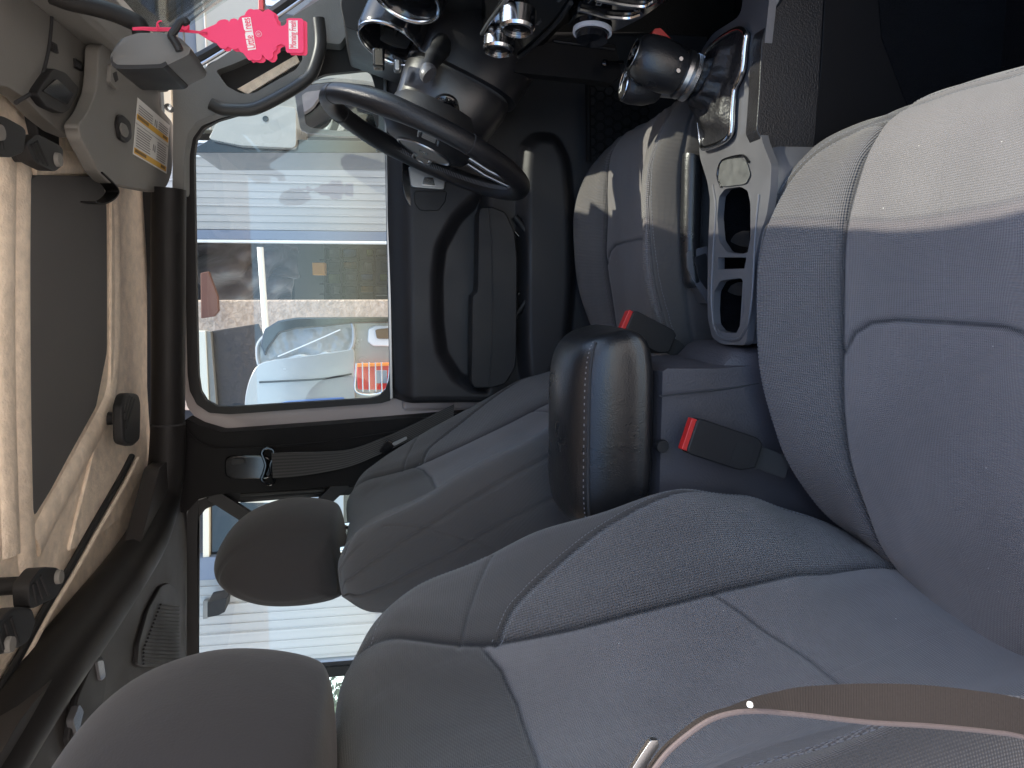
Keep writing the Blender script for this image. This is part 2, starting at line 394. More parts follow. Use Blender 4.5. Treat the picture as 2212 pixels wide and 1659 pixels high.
hrm = mat('headrest_fabric', (.032, .028, .027), .9, spec=.2, bump=[('noise', 420, .3, .001), ('noise', 12, .2, .01)], var=.08, vscale=6, sheen=.15)
def make_seat(cy, dx, dz, recline, label, near_sign, group, ws=1.0, hz=1.0, hx_=0.0, bs=1.0, bx_=0.0, bz_=0.0):
    pivot = np.array((-.33, cy, .66))
    root = thing('front_seat', label, 'car seat', (dx - .08, cy, .45), group)
    def TB(P):                                          # backrest transform
        Q = P - pivot; c, s = math.cos(recline), math.sin(recline)
        R = Q.copy(); R[..., 0] = Q[..., 0] * c - Q[..., 2] * s; R[..., 2] = Q[..., 0] * s + Q[..., 2] * c
        return R + pivot + np.array((dx + bx_, 0, dz + bz_))
    # ---- backrest
    nz, nh = 330, 230
    zs = np.concatenate([np.linspace(.57, 1.24, 360), 1.24 + .068 * np.sin(np.linspace(0, math.pi / 2, 51))[1:]]); nz = len(zs)
    Xc = sm([.55, .66, .75, .84, 1.0, 1.12, 1.24, 1.29, 1.308], [-.36, -.345, -.365, -.392, -.42, -.437, -.452, -.472, -.515], zs)
    B = sm([.56, .62, .716, .783, .878, 1.042, 1.15, 1.223, 1.275, 1.308], [.0, .015, .06, .105, .137, .122, .10, .078, .04, .0], zs) * bs
    W = sm([.56, .65, .75, 1.0, 1.12, 1.20, 1.26, 1.29, 1.308], [.235, .25, .262, .262, .255, .243, .222, .20, .165], zs)
    T = sm([.56, .9, 1.2, 1.26, 1.29, 1.308], [.13, .14, .12, .10, .07, .015], zs)
    ctrl = [(0, 0, 0), (.12, .015, 0), (.25, .07, 0), (.38, .19, 0), (.49, .36, 0), (.56, .50, 0), (.64, .66, 0), (.73, .83, 0), (.82, .96, 0), (.89, 1.0, 0), (.95, .90, -.02),
            (.99, .62, -.10), (1.005, .30, -.25), (1.005, .08, -.45), (.99, 0, -.68), (.95, 0, -.88), (.85, 0, -.98), (.6, 0, -1.03), (.3, 0, -1.05), (0, 0, -1.06)]
    q = np.linspace(0, 1, nh); q = q * .93 + .07 * q ** 2
    H = cr(ctrl, q)
    full = np.concatenate([H, (H * np.array([-1, 1, 1]))[-2:0:-1]])            # closed ring
    a, p, t = full[:, 0], full[:, 1], full[:, 2]
    S_ = W[:, None] * a[None]; X = Xc[:, None] + B[:, None] * p[None] + T[:, None] * t[None]; Z = np.repeat(zs[:, None], len(a), 1)
    P = np.stack([X, cy + S_ * ws, Z], -1)
    # soft crown
    nr = len(a); k = np.arange(nr); front = ((k < nh * .56) | (k > nr - nh * .56))[None].repeat(nz, 0); side = ~front
    N = grid_normals(P); flip = np.sign(N[nz // 2, 0, 0]); N = N * flip
    SA = np.abs(S_)
    sv = [(.128, .57), (.128, .95), (.130, 1.10), (.140, 1.17), (.165, 1.235), (.19, 1.275)]
    sv = [tuple(x_) for x_ in cat(sv, 6)]
    ins = [(0, 1.108), (.07, 1.112), (.105, 1.122), (.128, 1.138)]
    low = [tuple(x_) for x_ in cat([(0, .812), (.035, .814), (.065, .824), (.098, .846), (.128, .874)], 6)]
    curve4 = [tuple(x_) for x_ in cat([(.129, 1.125), (.165, 1.085), (.205, .985), (.226, .88), (.232, .78), (.222, .70), (.205, .64), (.2, .57)], 8)]
    sh = [tuple(x_) for x_ in cat([(.135, 1.165), (.19, 1.135), (.222, 1.115)], 4)]
    back_seam = None
    D = np.zeros_like(S_)
    for c_, dep, wd in ((sv, .0055, .0040), (ins, .0040, .0036), (low, .0022, .0034), (curve4, .0040, .0032), (sh, .0024, .0028)):
        d = dseg(SA, Z, c_); D += np.where(front, dep * np.exp(-(d / wd) ** 2), 0)
    # puff between seams
    d_ins = dseg(SA, Z, sv); D -= np.where(front, .004 * np.exp(-((d_ins - .022) / .018) ** 2), 0)
    # side seams (on the outer flank of the bolster)
    ka = np.abs(np.where(k > nr / 2, nr - k, k)) / nh
    for z_, pos in ((None, .585), (None, .66)):
        pos_z = pos + .06 * np.clip((zs - .95) / .33, -1.2, 1) ** 2
        d = np.abs(ka[None] - pos_z[:, None]) * .75; D += .0045 * np.exp(-(d / .0038) ** 2) * (Z > .6)
    pz = 1.175 - .10 * (ka[None] - .57) / .1
    D += np.where((ka[None] > .54) & (ka[None] < .70), .003 * np.exp(-((Z - pz) / .003) ** 2), 0)
    rng = np.random.RandomState(3 + int(near_sign > 0)); 
    und = sum(.0011 * np.sin(S_ * f1 + ph1) * np.sin(Z * f2 + ph2) for f1, f2, ph1, ph2 in rng.uniform([14, 12, 0, 0], [45, 40, 6, 6], (6, 4)))
    P = P - N * (D + und)[..., None]
    inside4 = np.interp(zs, [c_[1] for c_ in curve4][::-1], [c_[0] for c_ in curve4][::-1])[:, None]
    seamS = np.interp(zs, [c_[1] for c_ in sv], [c_[0] for c_ in sv])[:, None]
    mi = np.ones(S_.shape, int)
    mi[front & (SA > seamS) & (SA < inside4) & (Z < 1.125)] = 2
    insz = np.interp(SA, [c_[0] for c_ in ins], [c_[1] for c_ in ins])
    mi[front & (SA <= seamS) & (Z < insz)] = 0
    seamv = np.where(front, np.maximum.reduce([1.0 * np.exp(-(dseg(SA, Z, sv) / .0026) ** 2), .95 * np.exp(-(dseg(SA, Z, ins) / .0024) ** 2), .8 * np.exp(-(dseg(SA, Z, curve4) / .002) ** 2), .7 * np.exp(-(dseg(SA, Z, low) / .002) ** 2), .5 * np.exp(-(dseg(SA, Z, sh) / .002) ** 2)]), 0)
    du = np.linalg.norm(np.diff(P[nz // 2], axis=0), axis=1); U_ = np.concatenate([[0], np.cumsum(du)])
    dvv = np.concatenate([[0], np.cumsum(np.hypot(np.diff(zs), np.diff(Xc)))])
    uv = np.stack([np.repeat(U_[None], nz, 0), np.repeat(dvv[:, None], nr, 1)], -1)
    Pw = TB(P); Nw = TB(P + N * .01) - Pw; Nw /= np.linalg.norm(Nw, axis=2, keepdims=True)
    bk = gridobj('backrest', Pw, root, [knit, plain, weave, seamdark], mi[:-1], uv, TB(np.array((-.45, cy, .95))), seamv)
    for sg in (1, -1):
        ok = front & (np.sign(S_) == sg)
        for off in (-.006, .006):
            crv = [((s + off * .8) * sg, z + off * .35) for s, z in curve4[::3] if z > .6]
            stitches('stitching', bk, Pw, S_, Z, ok, crv, Nw)
        crv = [(s * sg, z) for s, z in [(.232, 1.12), (.225, 1.18), (.205, 1.235), (.175, 1.27)]]
        stitches('stitching', bk, Pw, S_, Z, ok, crv, Nw)
    # ---- cushion
    xs = np.concatenate([np.linspace(-.43, .12, 300), .12 + .092 * np.sin(np.linspace(0, math.pi / 2, 70))[1:]]); nx = len(xs)
    Zc = sm([-.43, -.345, -.3, -.2, -.1, 0, .08, .13, .165, .190, .205, .212], [.63, .656, .667, .690, .706, .718, .726, .724, .712, .682, .635, .585], xs)
    Bz = sm([-.43, -.36, -.29, -.2, -.1, 0, .06, .11, .15, .18, .2], [-.06, -.045, .012, .050, .060, .055, .044, .028, .010, .0, -.005], xs)
    Wc = sm([-.43, -.35, -.29, -.2, -.1, 0, .08, .13, .165, .19, .205, .212], [.17, .20, .235, .252, .262, .265, .262, .255, .236, .20, .155, .12], xs)
    Tc = sm([-.43, 0, .15, .19, .212], [.16, .17, .16, .12, .04], xs)
    ctrl = [(0, 0, 0), (.12, .01, 0), (.25, .05, 0), (.38, .18, 0), (.49, .42, 0), (.56, .56, 0), (.64, .72, 0), (.73, .88, 0), (.82, .985, 0), (.89, 1.0, 0), (.945, .86, -.03),
            (.985, .60, -.12), (1.0, .35, -.25), (1.0, .15, -.45), (.985, 0, -.68), (.94, 0, -.88), (.85, 0, -.98), (.6, 0, -1.0), (.3, 0, -1.0), (0, 0, -1.0)]
    H = cr(ctrl, q); full = np.concatenate([H, (H * np.array([-1, 1, 1]))[-2:0:-1]]); a, p, t = full[:, 0], full[:, 1], full[:, 2]
    S_ = Wc[:, None] * a[None]; Zg = Zc[:, None] + Bz[:, None] * p[None] + Tc[:, None] * t[None]; X = np.repeat(xs[:, None], nr, 1)
    front = ((k < nh * .56) | (k > nr - nh * .56))[None].repeat(nx, 0); SA = np.abs(S_)
    P = np.stack([X, cy + S_ * ws, Zg], -1); N = grid_normals(P); N = N * np.sign(N[nx // 2, 0, 2])
    sv = [tuple(x_) for x_ in cat([(.128, -.43), (.126, -.2), (.120, 0), (.112, .12), (.105, .205)], 6)]
    mid = [(0, -.035), (.06, -.036), (.09, -.040), (.108, -.052), (.120, -.075)]
    edge = [tuple(x_) for x_ in cat([(.19, -.40), (.219, -.30), (.234, -.205), (.240, -.108), (.238, -.014), (.231, .078), (.214, .135), (.185, .163), (.14, .178), (.05, .186), (0, .187)], 6)]
    fr = [tuple(x_) for x_ in cat([(.248, -.02), (.244, .08), (.222, .15), (.18, .177), (.14, .187), (0, .197)], 6)]
    D = np.zeros_like(S_)
    for c_, dep, wd in ((sv, .005, .004), (mid, .0038, .0036), (edge, .003, .003)):
        d = dseg(SA, X, c_); D += np.where(front, dep * np.exp(-(d / wd) ** 2), 0)
    D -= np.where(front, .003 * np.exp(-((dseg(SA, X, sv) - .022) / .018) ** 2), 0)
    ka = np.abs(np.where(k > nr / 2, nr - k, k)) / nh
    D += .004 * np.exp(-((ka[None] - .60) * .6 / .0035) ** 2)
    rng = np.random.RandomState(7 + int(near_sign > 0))
    und = sum(.0012 * np.sin(S_ * f1 + ph1) * np.sin(X * f2 + ph2) for f1, f2, ph1, ph2 in rng.uniform([14, 12, 0, 0], [45, 40, 6, 6], (6, 4)))
    P = P - N * (D + und)[..., None]
    P = P + np.array((dx, 0, dz))
    svS = np.interp(xs, [c_[1] for c_ in sv], [c_[0] for c_ in sv])[:, None]; midx_ = np.interp(SA, [c_[0] for c_ in mid], [c_[1] for c_ in mid])
    edS = np.interp(xs, [c_[1] for c_ in edge[:-14]], [c_[0] for c_ in edge[:-14]])[:, None]
    mi = np.ones(S_.shape, int); mi[front & (SA > svS) & (SA < edS) & (X < .17)] = 2; mi[front & (SA <= svS)] = 0
    seamv = np.where(front, np.maximum.reduce([1.0 * np.exp(-(dseg(SA, X, sv) / .0026) ** 2), .95 * np.exp(-(dseg(SA, X, mid) / .0024) ** 2), .5 * np.exp(-(dseg(SA, X, edge) / .002) ** 2)]), 0)
    du = np.linalg.norm(np.diff(P[nx // 2], axis=0), axis=1); U_ = np.concatenate([[0], np.cumsum(du)])
    dvv = np.concatenate([[0], np.cumsum(np.hypot(np.diff(xs), np.diff(Zc)))])
    uv = np.stack([np.repeat(U_[None], nx, 0), np.repeat(dvv[:, None], nr, 1)], -1)
    cu = gridobj('cushion', P, root, [knit, plain, weave, seamdark], mi[:-1], uv, (dx - .1, cy, .65 + dz), seamv)
    for sg in (1, -1):
        ok = front & (np.sign(S_) == sg)
        for off in (-.006, .006):
            crv = [((s + off) * sg, x + (off * .8 if s < .2 else 0)) for s, x in edge[::3]]
            stitches('stitching', cu, P, S_, X, ok, crv, N)
    # ---- headrest: side profile (x, z) inflated across the seat
    prof = [(-.545, 1.315), (-.548, 1.39), (-.535, 1.47), (-.505, 1.53), (-.470, 1.556), (-.435, 1.54), (-.405, 1.50), (-.388, 1.44), (-.390, 1.38), (-.405, 1.325), (-.425, 1.308), (-.48, 1.303), (-.525, 1.305)]
    pr = np.array(cat([np.array(p_) for p_ in prof], 6, closed=True)); cen = np.array((-.468, 1.41)); rings = []
    hw = .138; u_ = np.sin(np.linspace(-math.pi / 2, math.pi / 2, 61))
    for u1 in u_:
        s = (1 - abs(u1) ** 3.0) ** (1 / 2.2) if abs(u1) < 1 else 0.0
        s = max(s, .02); rr = cen + (pr - cen) * (np.array((s ** .8, s ** .55)))
        rr = rr + np.array((.018 * (1 - u1 * u1) - .012, 0))
        g = .0028 * (math.exp(-((abs(u1) - .74) / .02) ** 2) + math.exp(-((abs(u1) - .93) / .014) ** 2))
        rr = cen + (rr - cen) * (1 - g / .08)
        rings.append([np.array((a_, cy + u1 * hw * ws, b_)) for a_, b_ in rr])
    R_ = np.array(rings); R_[..., 2] = 1.303 + (R_[..., 2] - 1.303) * hz - .012; R_[..., 0] += hx_; hrec = recline * .35
    c0 = np.array((-.45, cy, 1.30)); base = TB(c0)
    Q = R_ - c0; c, s = math.cos(hrec), math.sin(hrec); Rw = Q.copy(); Rw[..., 0] = Q[..., 0] * c - Q[..., 2] * s; Rw[..., 2] = Q[..., 0] * s + Q[..., 2] * c
    Rw = Rw + base
    V, Fc = loftVF([list(r_) for r_ in Rw])
    uvh = np.zeros((len(rings) * len(pr), 2))
    hr = obj('headrest', V, Fc, hrm, root, uv=uvh, angle=80)
    for sg in (-1, 1):
        a_ = base + np.array((-.03, sg * .07, .06)); b_ = TB(np.array((-.49, cy + sg * .07, 1.22)))
        tube('headrest_post', [a_, b_], .007, chrome, root, n=12)
    # ---- base pan and rails
    box('seat_base', (dx - .10, cy, .49 + dz * .5), (.44, .38, .10), plastic, root, bevel=.015)
    return root
SEAT_P = make_seat(-.40, 0.0, 0.0, 0.0, "nearest dark grey cloth front seat with sunlight across the front of its cushion", 1, "front seats", 1.10, .93, .042)
SEAT_D = make_seat(.37, .12, .05, rad(15.0), 'dark grey cloth front seat behind the steering wheel, beyond the centre console', -1, 'front seats', 1.0, .90, -.015, .55, .045, .032)

# ------------------------------------------------------------------ car shell
tag(box('floor', (-.5, 0, .42), (3.2, 1.36, .03), carpet, None, bevel=0), None, None, kind='structure')
def sdf(A, B, poly):
    """signed distance to polygon, negative inside"""
    poly = [(float(a), float(b)) for a, b in poly]; d = dseg(A, B, poly + [poly[0]]); ins = np.zeros(A.shape, bool); n = len(poly)
    for i in range(n):
        x0, y0 = poly[i]; x1, y1 = poly[(i + 1) % n]
        if y0 == y1: continue
        c = ((y0 > B) != (y1 > B)) & (A < (x1 - x0) * (B - y0) / (y1 - y0) + x0); ins ^= c
    return np.where(ins, -d, d)
def sstep(x, a, b):
    t = np.clip((x - a) / (b - a), 0, 1); return t * t * (3 - 2 * t)
def xz(pts): return [(p[0], p[2]) for p in pts]

# driver's door -----------------------------------------------------
door = thing('car_door', 'closed black front door panel beyond the steering wheel, with padded armrest below its window', 'car door', (.1, .68, .45))
def dpts(l, Y=.66): return xz(ats(l, Y=Y))
gx = np.linspace(-.262, .56, 300); gz = np.concatenate([np.linspace(.50, 1.15, 190), np.linspace(1.153, 1.222, 40)]); GX, GZ = np.meshgrid(gx, gz)
GY = .648 + .052 * sstep(GZ, 1.165, 1.224) ** 1.6
rec = sdf(GX, GZ, [tuple(p) for p in rnd(dpts([(1045, 395), (975, 462), (938, 530), (930, 600), (932, 700), (942, 770), (978, 826), (1020, 850), (1060, 850), (1060, 395)]), .2)])
GY += .036 * (1 - sstep(rec, -.030, .004))
rec2 = sdf(GX, GZ, [tuple(p) for p in rnd(dpts([(1118, 330), (1150, 296), (1196, 300), (1222, 350), (1232, 480), (1232, 620), (1222, 740), (1180, 830), (1120, 835)]), .3)])
GY -= .030 * (1 - sstep(rec2, -.022, .010))
cor = sdf(GX, GZ, [tuple(p) for p in rnd(dpts([(800, 50), (1600, 50), (1600, 876), (842, 876)]), .06)])
GY += .035 * sstep(cor, -.022, .0)
GY += .05 * sstep(GX, .33, .56) * .6
P = np.stack([GX, GY, GZ], -1); nz_, nx_ = GX.shape; idx = np.arange(nz_ * nx_).reshape(nz_, nx_)
q_ = np.stack([idx[:-1, :-1], idx[:-1, 1:], idx[1:, 1:], idx[1:, :-1]], -1).reshape(-1, 4)
dp = obj('door_panel', P.reshape(-1, 3), q_.tolist(), doorm, door, angle=60)
sol = dp.modifiers.new('solid', 'SOLIDIFY'); sol.thickness = .004; sol.offset = -1
box('door_shell', (.14, .735, .84), (.86, .05, .72), mauve, door, bevel=.01)
# padded armrest
o_ = rnd(ats([(1034, 462), (1040, 448), (1062, 446), (1092, 458), (1112, 500), (1118, 560), (1116, 790), (1092, 830), (1060, 838), (1024, 838), (1018, 825), (1020, 640), (1032, 630)], Y=.585), .2)
ar = prism('armrest', o_, (0, .08, 0), plastic, door, bevel=.018, seg=6)
tube('seam_line', ats([(1056, 450), (1062, 520), (1064, 640), (1062, 760), (1056, 834)], Y=.584), .0013, seamdark, ar, n=6)
tube('pull_handle', cat(ats([(1112, 468), (1136, 500), (1160, 545), (1163, 580), (1158, 610), (1136, 650), (1108, 688)], Y=.63), 6), .008, plastic, door)
tube('handle_trim', cat(ats([(1112, 500), (1128, 520), (1142, 552), (1143, 580), (1138, 604), (1120, 636)], Y=.64), 6), .0035, gloss, door)
# inner release handle and its pod
pod = prism('handle_pod', rnd(ats([(868, 340), (868, 402), (874, 428), (890, 455), (905, 464), (950, 463), (968, 440), (975, 400), (972, 330)], Y=.645), .2), (0, .03, 0), gloss, door, bevel=.004)
prism('pod_face', rnd(ats([(893, 412), (896, 440), (908, 455), (948, 455), (962, 435), (966, 412)], Y=.641), .2), (0, .01, 0), plastic, pod, bevel=.002)
hd = prism('release_handle', rnd(ats([(882, 360), (888, 404), (960, 410), (962, 378), (930, 372), (905, 358)], Y=.633), .15), (0, .014, 0), satin, door, bevel=.005)
prism('lock_button', rnd(ats([(916, 382), (912, 399), (940, 401), (936, 384)], Y=.630), .15), (0, .008, 0), chrome, hd, bevel=.001)
# window: glass, rubber seal, painted frame
gl_in = [(419, 335), (424, 300), (440, 277), (470, 260), (540, 240), (700, 160), (800, 150), (842, 300), (842, 858), (500, 879), (470, 878), (446, 866), (433, 845), (428, 810), (424, 650)]
outer = [(397, 330), (401, 288), (424, 262), (470, 238), (640, 150), (700, 60), (862, 60), (866, 300), (866, 868), (500, 895), (452, 892), (425, 874), (410, 845), (405, 810), (400, 600)]
prism('window_seal', rnd(ats(outer, Y=.712), .12), (0, .018, 0), rubber, door, bevel=.003, holes=[rnd(ats(gl_in, Y=.712), .12)])
fr_out = [(380, 330), (380, 240), (600, 60), (700, -20), (1300, -20), (1300, 885), (1030, 888), (700, 915), (520, 930), (470, 928), (430, 912), (405, 880), (392, 835)]
prism('door_frame', rnd(ats(fr_out, Y=.730), .08), (0, .03, 0), mauve, door, bevel=.004, holes=[rnd(ats(outer, Y=.730), .12)])
prism('window_pane', rnd(ats([(414, 330), (420, 280), (470, 252), (700, 140), (850, 140), (850, 866), (480, 888), (430, 860)], Y=.722), .1), (0, .004, 0), win, door, bevel=0)
box('sill_strip', (.10, .705, 1.224), (.72, .012, .008), satin, door, bevel=.002)
text('glass_stamp', 'LAMISAFE\nDOT 478 AS2\nM1240', at(792, 722, Y=.7195), -UP * 1.0 + RIGHT * 0, RIGHT * -1, .009, plasticg, door) if False else None

# A pillar with grab handle -----------------------------------------
ap = thing('windshield_pillar', 'grey trimmed windshield pillar with a moulded grab handle above the door mirror', 'pillar', (.42, .66, 1.2))
a_out = [(374, 250), (374, 190), (385, 160), (412, 168), (462, 133), (560, 72), (640, 30), (730, -25), (800, -25), (752, 70), (735, 95), (700, 92), (690, 118), (668, 158), (545, 230), (470, 244), (425, 262), (405, 290), (398, 330), (398, 420), (372, 420)]
a_hole = [(466, 152), (500, 140), (590, 100), (650, 96), (654, 128), (640, 150), (600, 172), (548, 202), (520, 202), (490, 186)]
prism('pillar_trim', rnd(ats(a_out, Y=.655), .15), (0, .045, 0), mat('pillar_plastic', (.15, .15, .145), .55, bump=LG, var=.08), ap, bevel=.006, holes=[rnd(ats(a_hole, Y=.655), .2)])
prism('recess_back', rnd(ats([(440, 140), (640, 60), (700, 100), (650, 170), (540, 226), (470, 200)], Y=.69), .15), (0, .02, 0), plasticd, ap, bevel=.002)
prism('trim_strip', ats([(512, 192), (640, 118), (648, 134), (535, 204)], Y=.684), (0, .01, 0), roofc, ap, bevel=.001)
sbm0 = mat('handle_plastic', (.03, .029, .029), .42, spec=.4, bump=PG)
hb = cat(ats([(455, 224), (480, 236), (512, 238), (545, 236), (580, 222), (630, 194), (664, 170), (678, 150), (690, 110), (692, 80), (688, 40)], Y=.625), 6)
tube('grab_handle', hb, [.0125] * len(hb), sbm0, ap, n=16)
for p_ in [(460, 231), (545, 237), (673, 160)]:
    c_ = at(*p_, Y=.625); i_ = min(range(len(hb)), key=lambda k: np.linalg.norm(hb[k] - c_)); tube('joint_ring', [hb[max(0, i_ - 1)], hb[i_], hb[min(i_ + 1, len(hb) - 1)]][::2], .0129, seamdark, ap, n=16) if False else None
tube('silver_edge', cat(ats([(355, 158), (420, 145), (470, 118), (560, 62), (640, 8), (690, -30)], Y=.69), 4), .004, satin, ap, n=8)  # silver trim line along the pillar edge
tube('glass_gasket', cat(ats([(350, 152), (415, 132), (465, 106), (560, 48), (640, -8), (700, -50)], Y=.70), 4), .012, rubber, ap, n=8)
lathe('visor_pin', [(0, -.012), (.006, -.012), (.007, 0), (.007, .012), (0, .013)], at(366, 234, Y=.60), (0, -1, 0), chrome, ap, n=16)

# windshield ------------------------------------------------------------
ws = thing('windshield', 'clear windshield glass above the dashboard, with its rear view mirror in front', 'windshield', (.7, 0, 1.2))
prism('pane', [(.80, -.66, 1.215), (.80, .66, 1.215), (.47, .62, 1.655), (.47, -.62, 1.655)], (.004, 0, .003), win, ws, bevel=0)
prism('passenger_pillar', [(.80, -.72, 1.18), (.84, -.72, 1.18), (.50, -.68, 1.70), (.44, -.68, 1.70)], (0, .05, 0), plasticg, ws, bevel=.006)

# roof ----------------------------------------------------------------
rf = thing('roof_panel', 'cream fibreglass hardtop roof panel with a dark grey headliner pad', 'roof panel', (-.2, 0, 1.72))
def prismz(name, D_, Z, th, m_, par, r=.15, bevel=.004, **k): return prism(name, rnd(ats(D_, Z=Z), r) if r else ats(D_, Z=Z), (0, 0, th), m_, par, bevel=bevel, **k)
box('roof_shell', (-.70, 0, 1.775), (2.34, 1.44, .05), roofc, rf, bevel=.01)
prismz('headliner_pad', [(58, 440), (60, 392), (78, 378), (205, 380), (226, 400), (231, 450), (232, 600), (232, 760), (214, 850), (208, 880), (150, 985), (110, 1060), (78, 1112), (70, 1100), (64, 900), (60, 650)], 1.742, .012, pad, rf, r=.12)
# moulded cream rims round the pad
for nm, pts, r_ in (('inner_rib', [(44, 360), (42, 600), (44, 900), (50, 1150), (58, 1240)], .026), ('centre_rib', [(12, 330), (8, 600), (10, 900), (20, 1200)], .024),
                    ('outer_rim', [(238, 390), (246, 500), (246, 740), (236, 850), (216, 905), (160, 1010), (105, 1110), (70, 1180)], .024), ('front_rim', [(66, 362), (130, 352), (210, 360), (240, 400)], .020)):
    tube(nm, cat(ats(pts, Z=1.752), 6), r_, roofc, rf, n=16, up=(0, 0, 1), flat=.42)
prismz('outer_flange', [(242, 405), (318, 400), (318, 1000), (262, 1120), (180, 1180), (150, 1190), (215, 930), (240, 860)], 1.745, .012, roofc, rf, r=.1)
tube('weather_strip', cat(ats([(285, 985), (262, 1030), (205, 1130), (150, 1228), (100, 1310), (40, 1420), (-20, 1520)], Z=1.74), 6), .006, rubber, rf, n=8)
tube('drip_rail', cat(ats([(297, 990), (272, 1040), (215, 1140), (160, 1238), (110, 1320), (50, 1430), (-20, 1540)], Z=1.735), 6), .004, roofc, rf, n=8)
def latch(D_, label, extra=None, Z=1.70):
    P_ = ats(D_, Z=Z); c_ = np.mean(P_, 0); t = thing('roof_latch', label, 'latch', tuple(c_), 'black roof panel latches')
    prism('latch_handle', rnd(P_, .25), (0, 0, .02), rubber, t, bevel=.006, seg=4)
    e_ = [p + np.array((0, 0, -.0035)) for p in P_]; c2 = np.mean(e_, 0)
    for k in range(3):
        a_ = P_[0] + (P_[1] - P_[0]) * (.25 + .25 * k); b_ = P_[-1] + (P_[-2] - P_[-1]) * (.25 + .25 * k)
        tube('grip_rib', [a_ * .85 + b_ * .15 + (0, 0, .001), a_ * .15 + b_ * .85 + (0, 0, .001)], .003, rubber, t, n=8)
    if extra: lathe('pivot_cap', [(0, -.002), (.009, -.002), (.010, .002), (.010, .012), (0, .012)], at(*extra, Z=Z - .004), (0, 0, 1), plasticg, t, n=20)
    lathe('latch_post', [(0, 0), (.012, 0), (.012, .05), (0, .05)], c_ + np.array((0, 0, .012)), (0, 0, 1), rubber, t, n=12)
    return t
latch([(57, 310), (80, 288), (137, 318), (136, 358), (118, 372), (75, 350)], 'black ribbed roof latch with round cap, just left of the sun visor', (128, 345))
latch([(-30, 262), (4, 248), (58, 278), (52, 330), (20, 342), (-30, 320)], 'black ribbed roof latch in the upper left corner, cut by the frame edge', (2, 286))
latch([(275, 848), (300, 850), (305, 870), (304, 950), (290, 964), (268, 958), (266, 880)], 'slim black roof latch above the rear edge of the door window')
latch([(62, 1262), (90, 1224), (126, 1226), (140, 1250), (122, 1290), (66, 1318)], 'upper of two black latches above the crossbar, beside the drip rail', (130, 1246), 1.69)
latch([(-20, 1360), (32, 1310), (70, 1312), (80, 1342), (60, 1392), (-10, 1420)], 'lower of two black latches above the crossbar, at the left frame edge', (24, 1392), 1.69)
prismz('latch_track', [(72, 232), (128, 236), (130, 320), (92, 322)], 1.735, .02, rubber, rf, r=0)

# side rail and crossbar ------------------------------------------------
bar = thing('roll_bar', 'padded dark grey roof side rail bending into the crossbar behind the front seats', 'roll bar', (-.2, .62, 1.69))
p_ = [at(365, 408, Y=.625), at(364, 500, Y=.625), at(364, 700, Y=.625), at(363, 914, Y=.625)]
tube('side_rail', cat(p_, 4), .033, plasticd, bar, n=20, flat=1.0)
cb = cat([at(363, 916, Y=.625), at(360, 1000, Y=.62), at(347, 1080, Y=.60), at(318, 1160, Z=1.70), at(268, 1240, Z=1.705), at(190, 1345, Z=1.71), at(90, 1478, Z=1.715), at(-20, 1640, Z=1.72), at(-260, 2000, Z=1.72)], 8)
tube('crossbar', cb, [.034 + .010 * min(1, i / 40) for i in range(len(cb))], plasticd, bar, n=20)
for k in (30,): tube('joint_ring', [cb[k], cb[k + 1]], .0408, seamdark, bar, n=20)
tube('joint_ring', [p_[-1] + (.001, 0, 0), p_[-1] - (.003, 0, 0)], .0345, seamdark, bar, n=20)
sbm = mat('sound_bar_plastic', (.032, .029, .028), .5, spec=.3, bump=PG, var=.08)
prism('sound_bar', rnd(ats([(345, 1010), (398, 970), (404, 1100), (402, 1420), (396, 1500), (372, 1720), (0, 1900), (-150, 1900), (40, 1560), (180, 1380), (290, 1230)], Z=1.685), .06), (0, 0, .03), sbm, bar, bevel=.006)
sp = prismz('speaker_bezel', [(296, 1440), (300, 1390), (320, 1318), (348, 1266), (366, 1258), (384, 1272), (391, 1300), (391, 1440)], 1.678, .012, plastic, bar, r=.2)
rb = []
for k in range(17):
    yy = 1306 + k * 8; xa = max(306, 345 - (yy - 1300) * .38); rb.append(tubeVF(ats([(xa + 4, yy), (386, yy + 4)], Z=1.676), .0022, n=6))
V, Fc = merge(rb); obj('speaker_grille', V, Fc, rubber, sp)
lm = prismz('dome_lamp', [(170, 1500), (205, 1420), (226, 1418), (232, 1470), (225, 1520), (190, 1590), (170, 1640), (150, 1600), (160, 1540)], 1.676, .014, plastic, bar, r=.2)
lens = mat('lamp_lens', (.10, .10, .105), .12, coat=.6)
for D_ in ([(210, 1428), (224, 1426), (229, 1462), (218, 1472)], [(158, 1556), (172, 1520), (182, 1536), (168, 1596)]): prismz('lamp_lens', D_, 1.672, .01, lens, lm, r=.2, bevel=.002)

# header trim over the windshield ---------------------------------------
hdr = thing('header_trim', 'grey moulded overhead trim with a black lamp module and two microphone grilles', 'overhead console', (.3, 0, 1.70))
h_out = [(-60, -60), (-60, 187), (15, 187), (55, 212), (92, 252), (130, 284), (165, 299), (192, 292), (222, 262), (236, 222), (236, 170), (226, 128), (196, 92), (150, 56), (128, 20), (118, -60)]
prismz('trim_shell', h_out, 1.712, .025, plasticg, hdr, r=.15, bevel=.008)
prismz('front_trim', [(118, -80), (128, 20), (150, 56), (196, 92), (236, 130), (330, 150), (420, 190), (420, 110), (330, 30), (245, -40), (240, -80)], 1.705, .03, plasticg, hdr, r=.1, bevel=.006)
tube('trim_groove', cat(ats([(112, -20), (110, 60), (100, 130), (78, 190), (34, 222)], Z=1.711), 6), .0028, seamdark, hdr, n=8)
md = prismz('lamp_module', [(79, 202), (116, 147), (143, 157), (171, 189), (166, 209), (150, 238), (136, 246), (100, 230)], 1.700, .014, plastic, hdr, r=.2, bevel=.004)
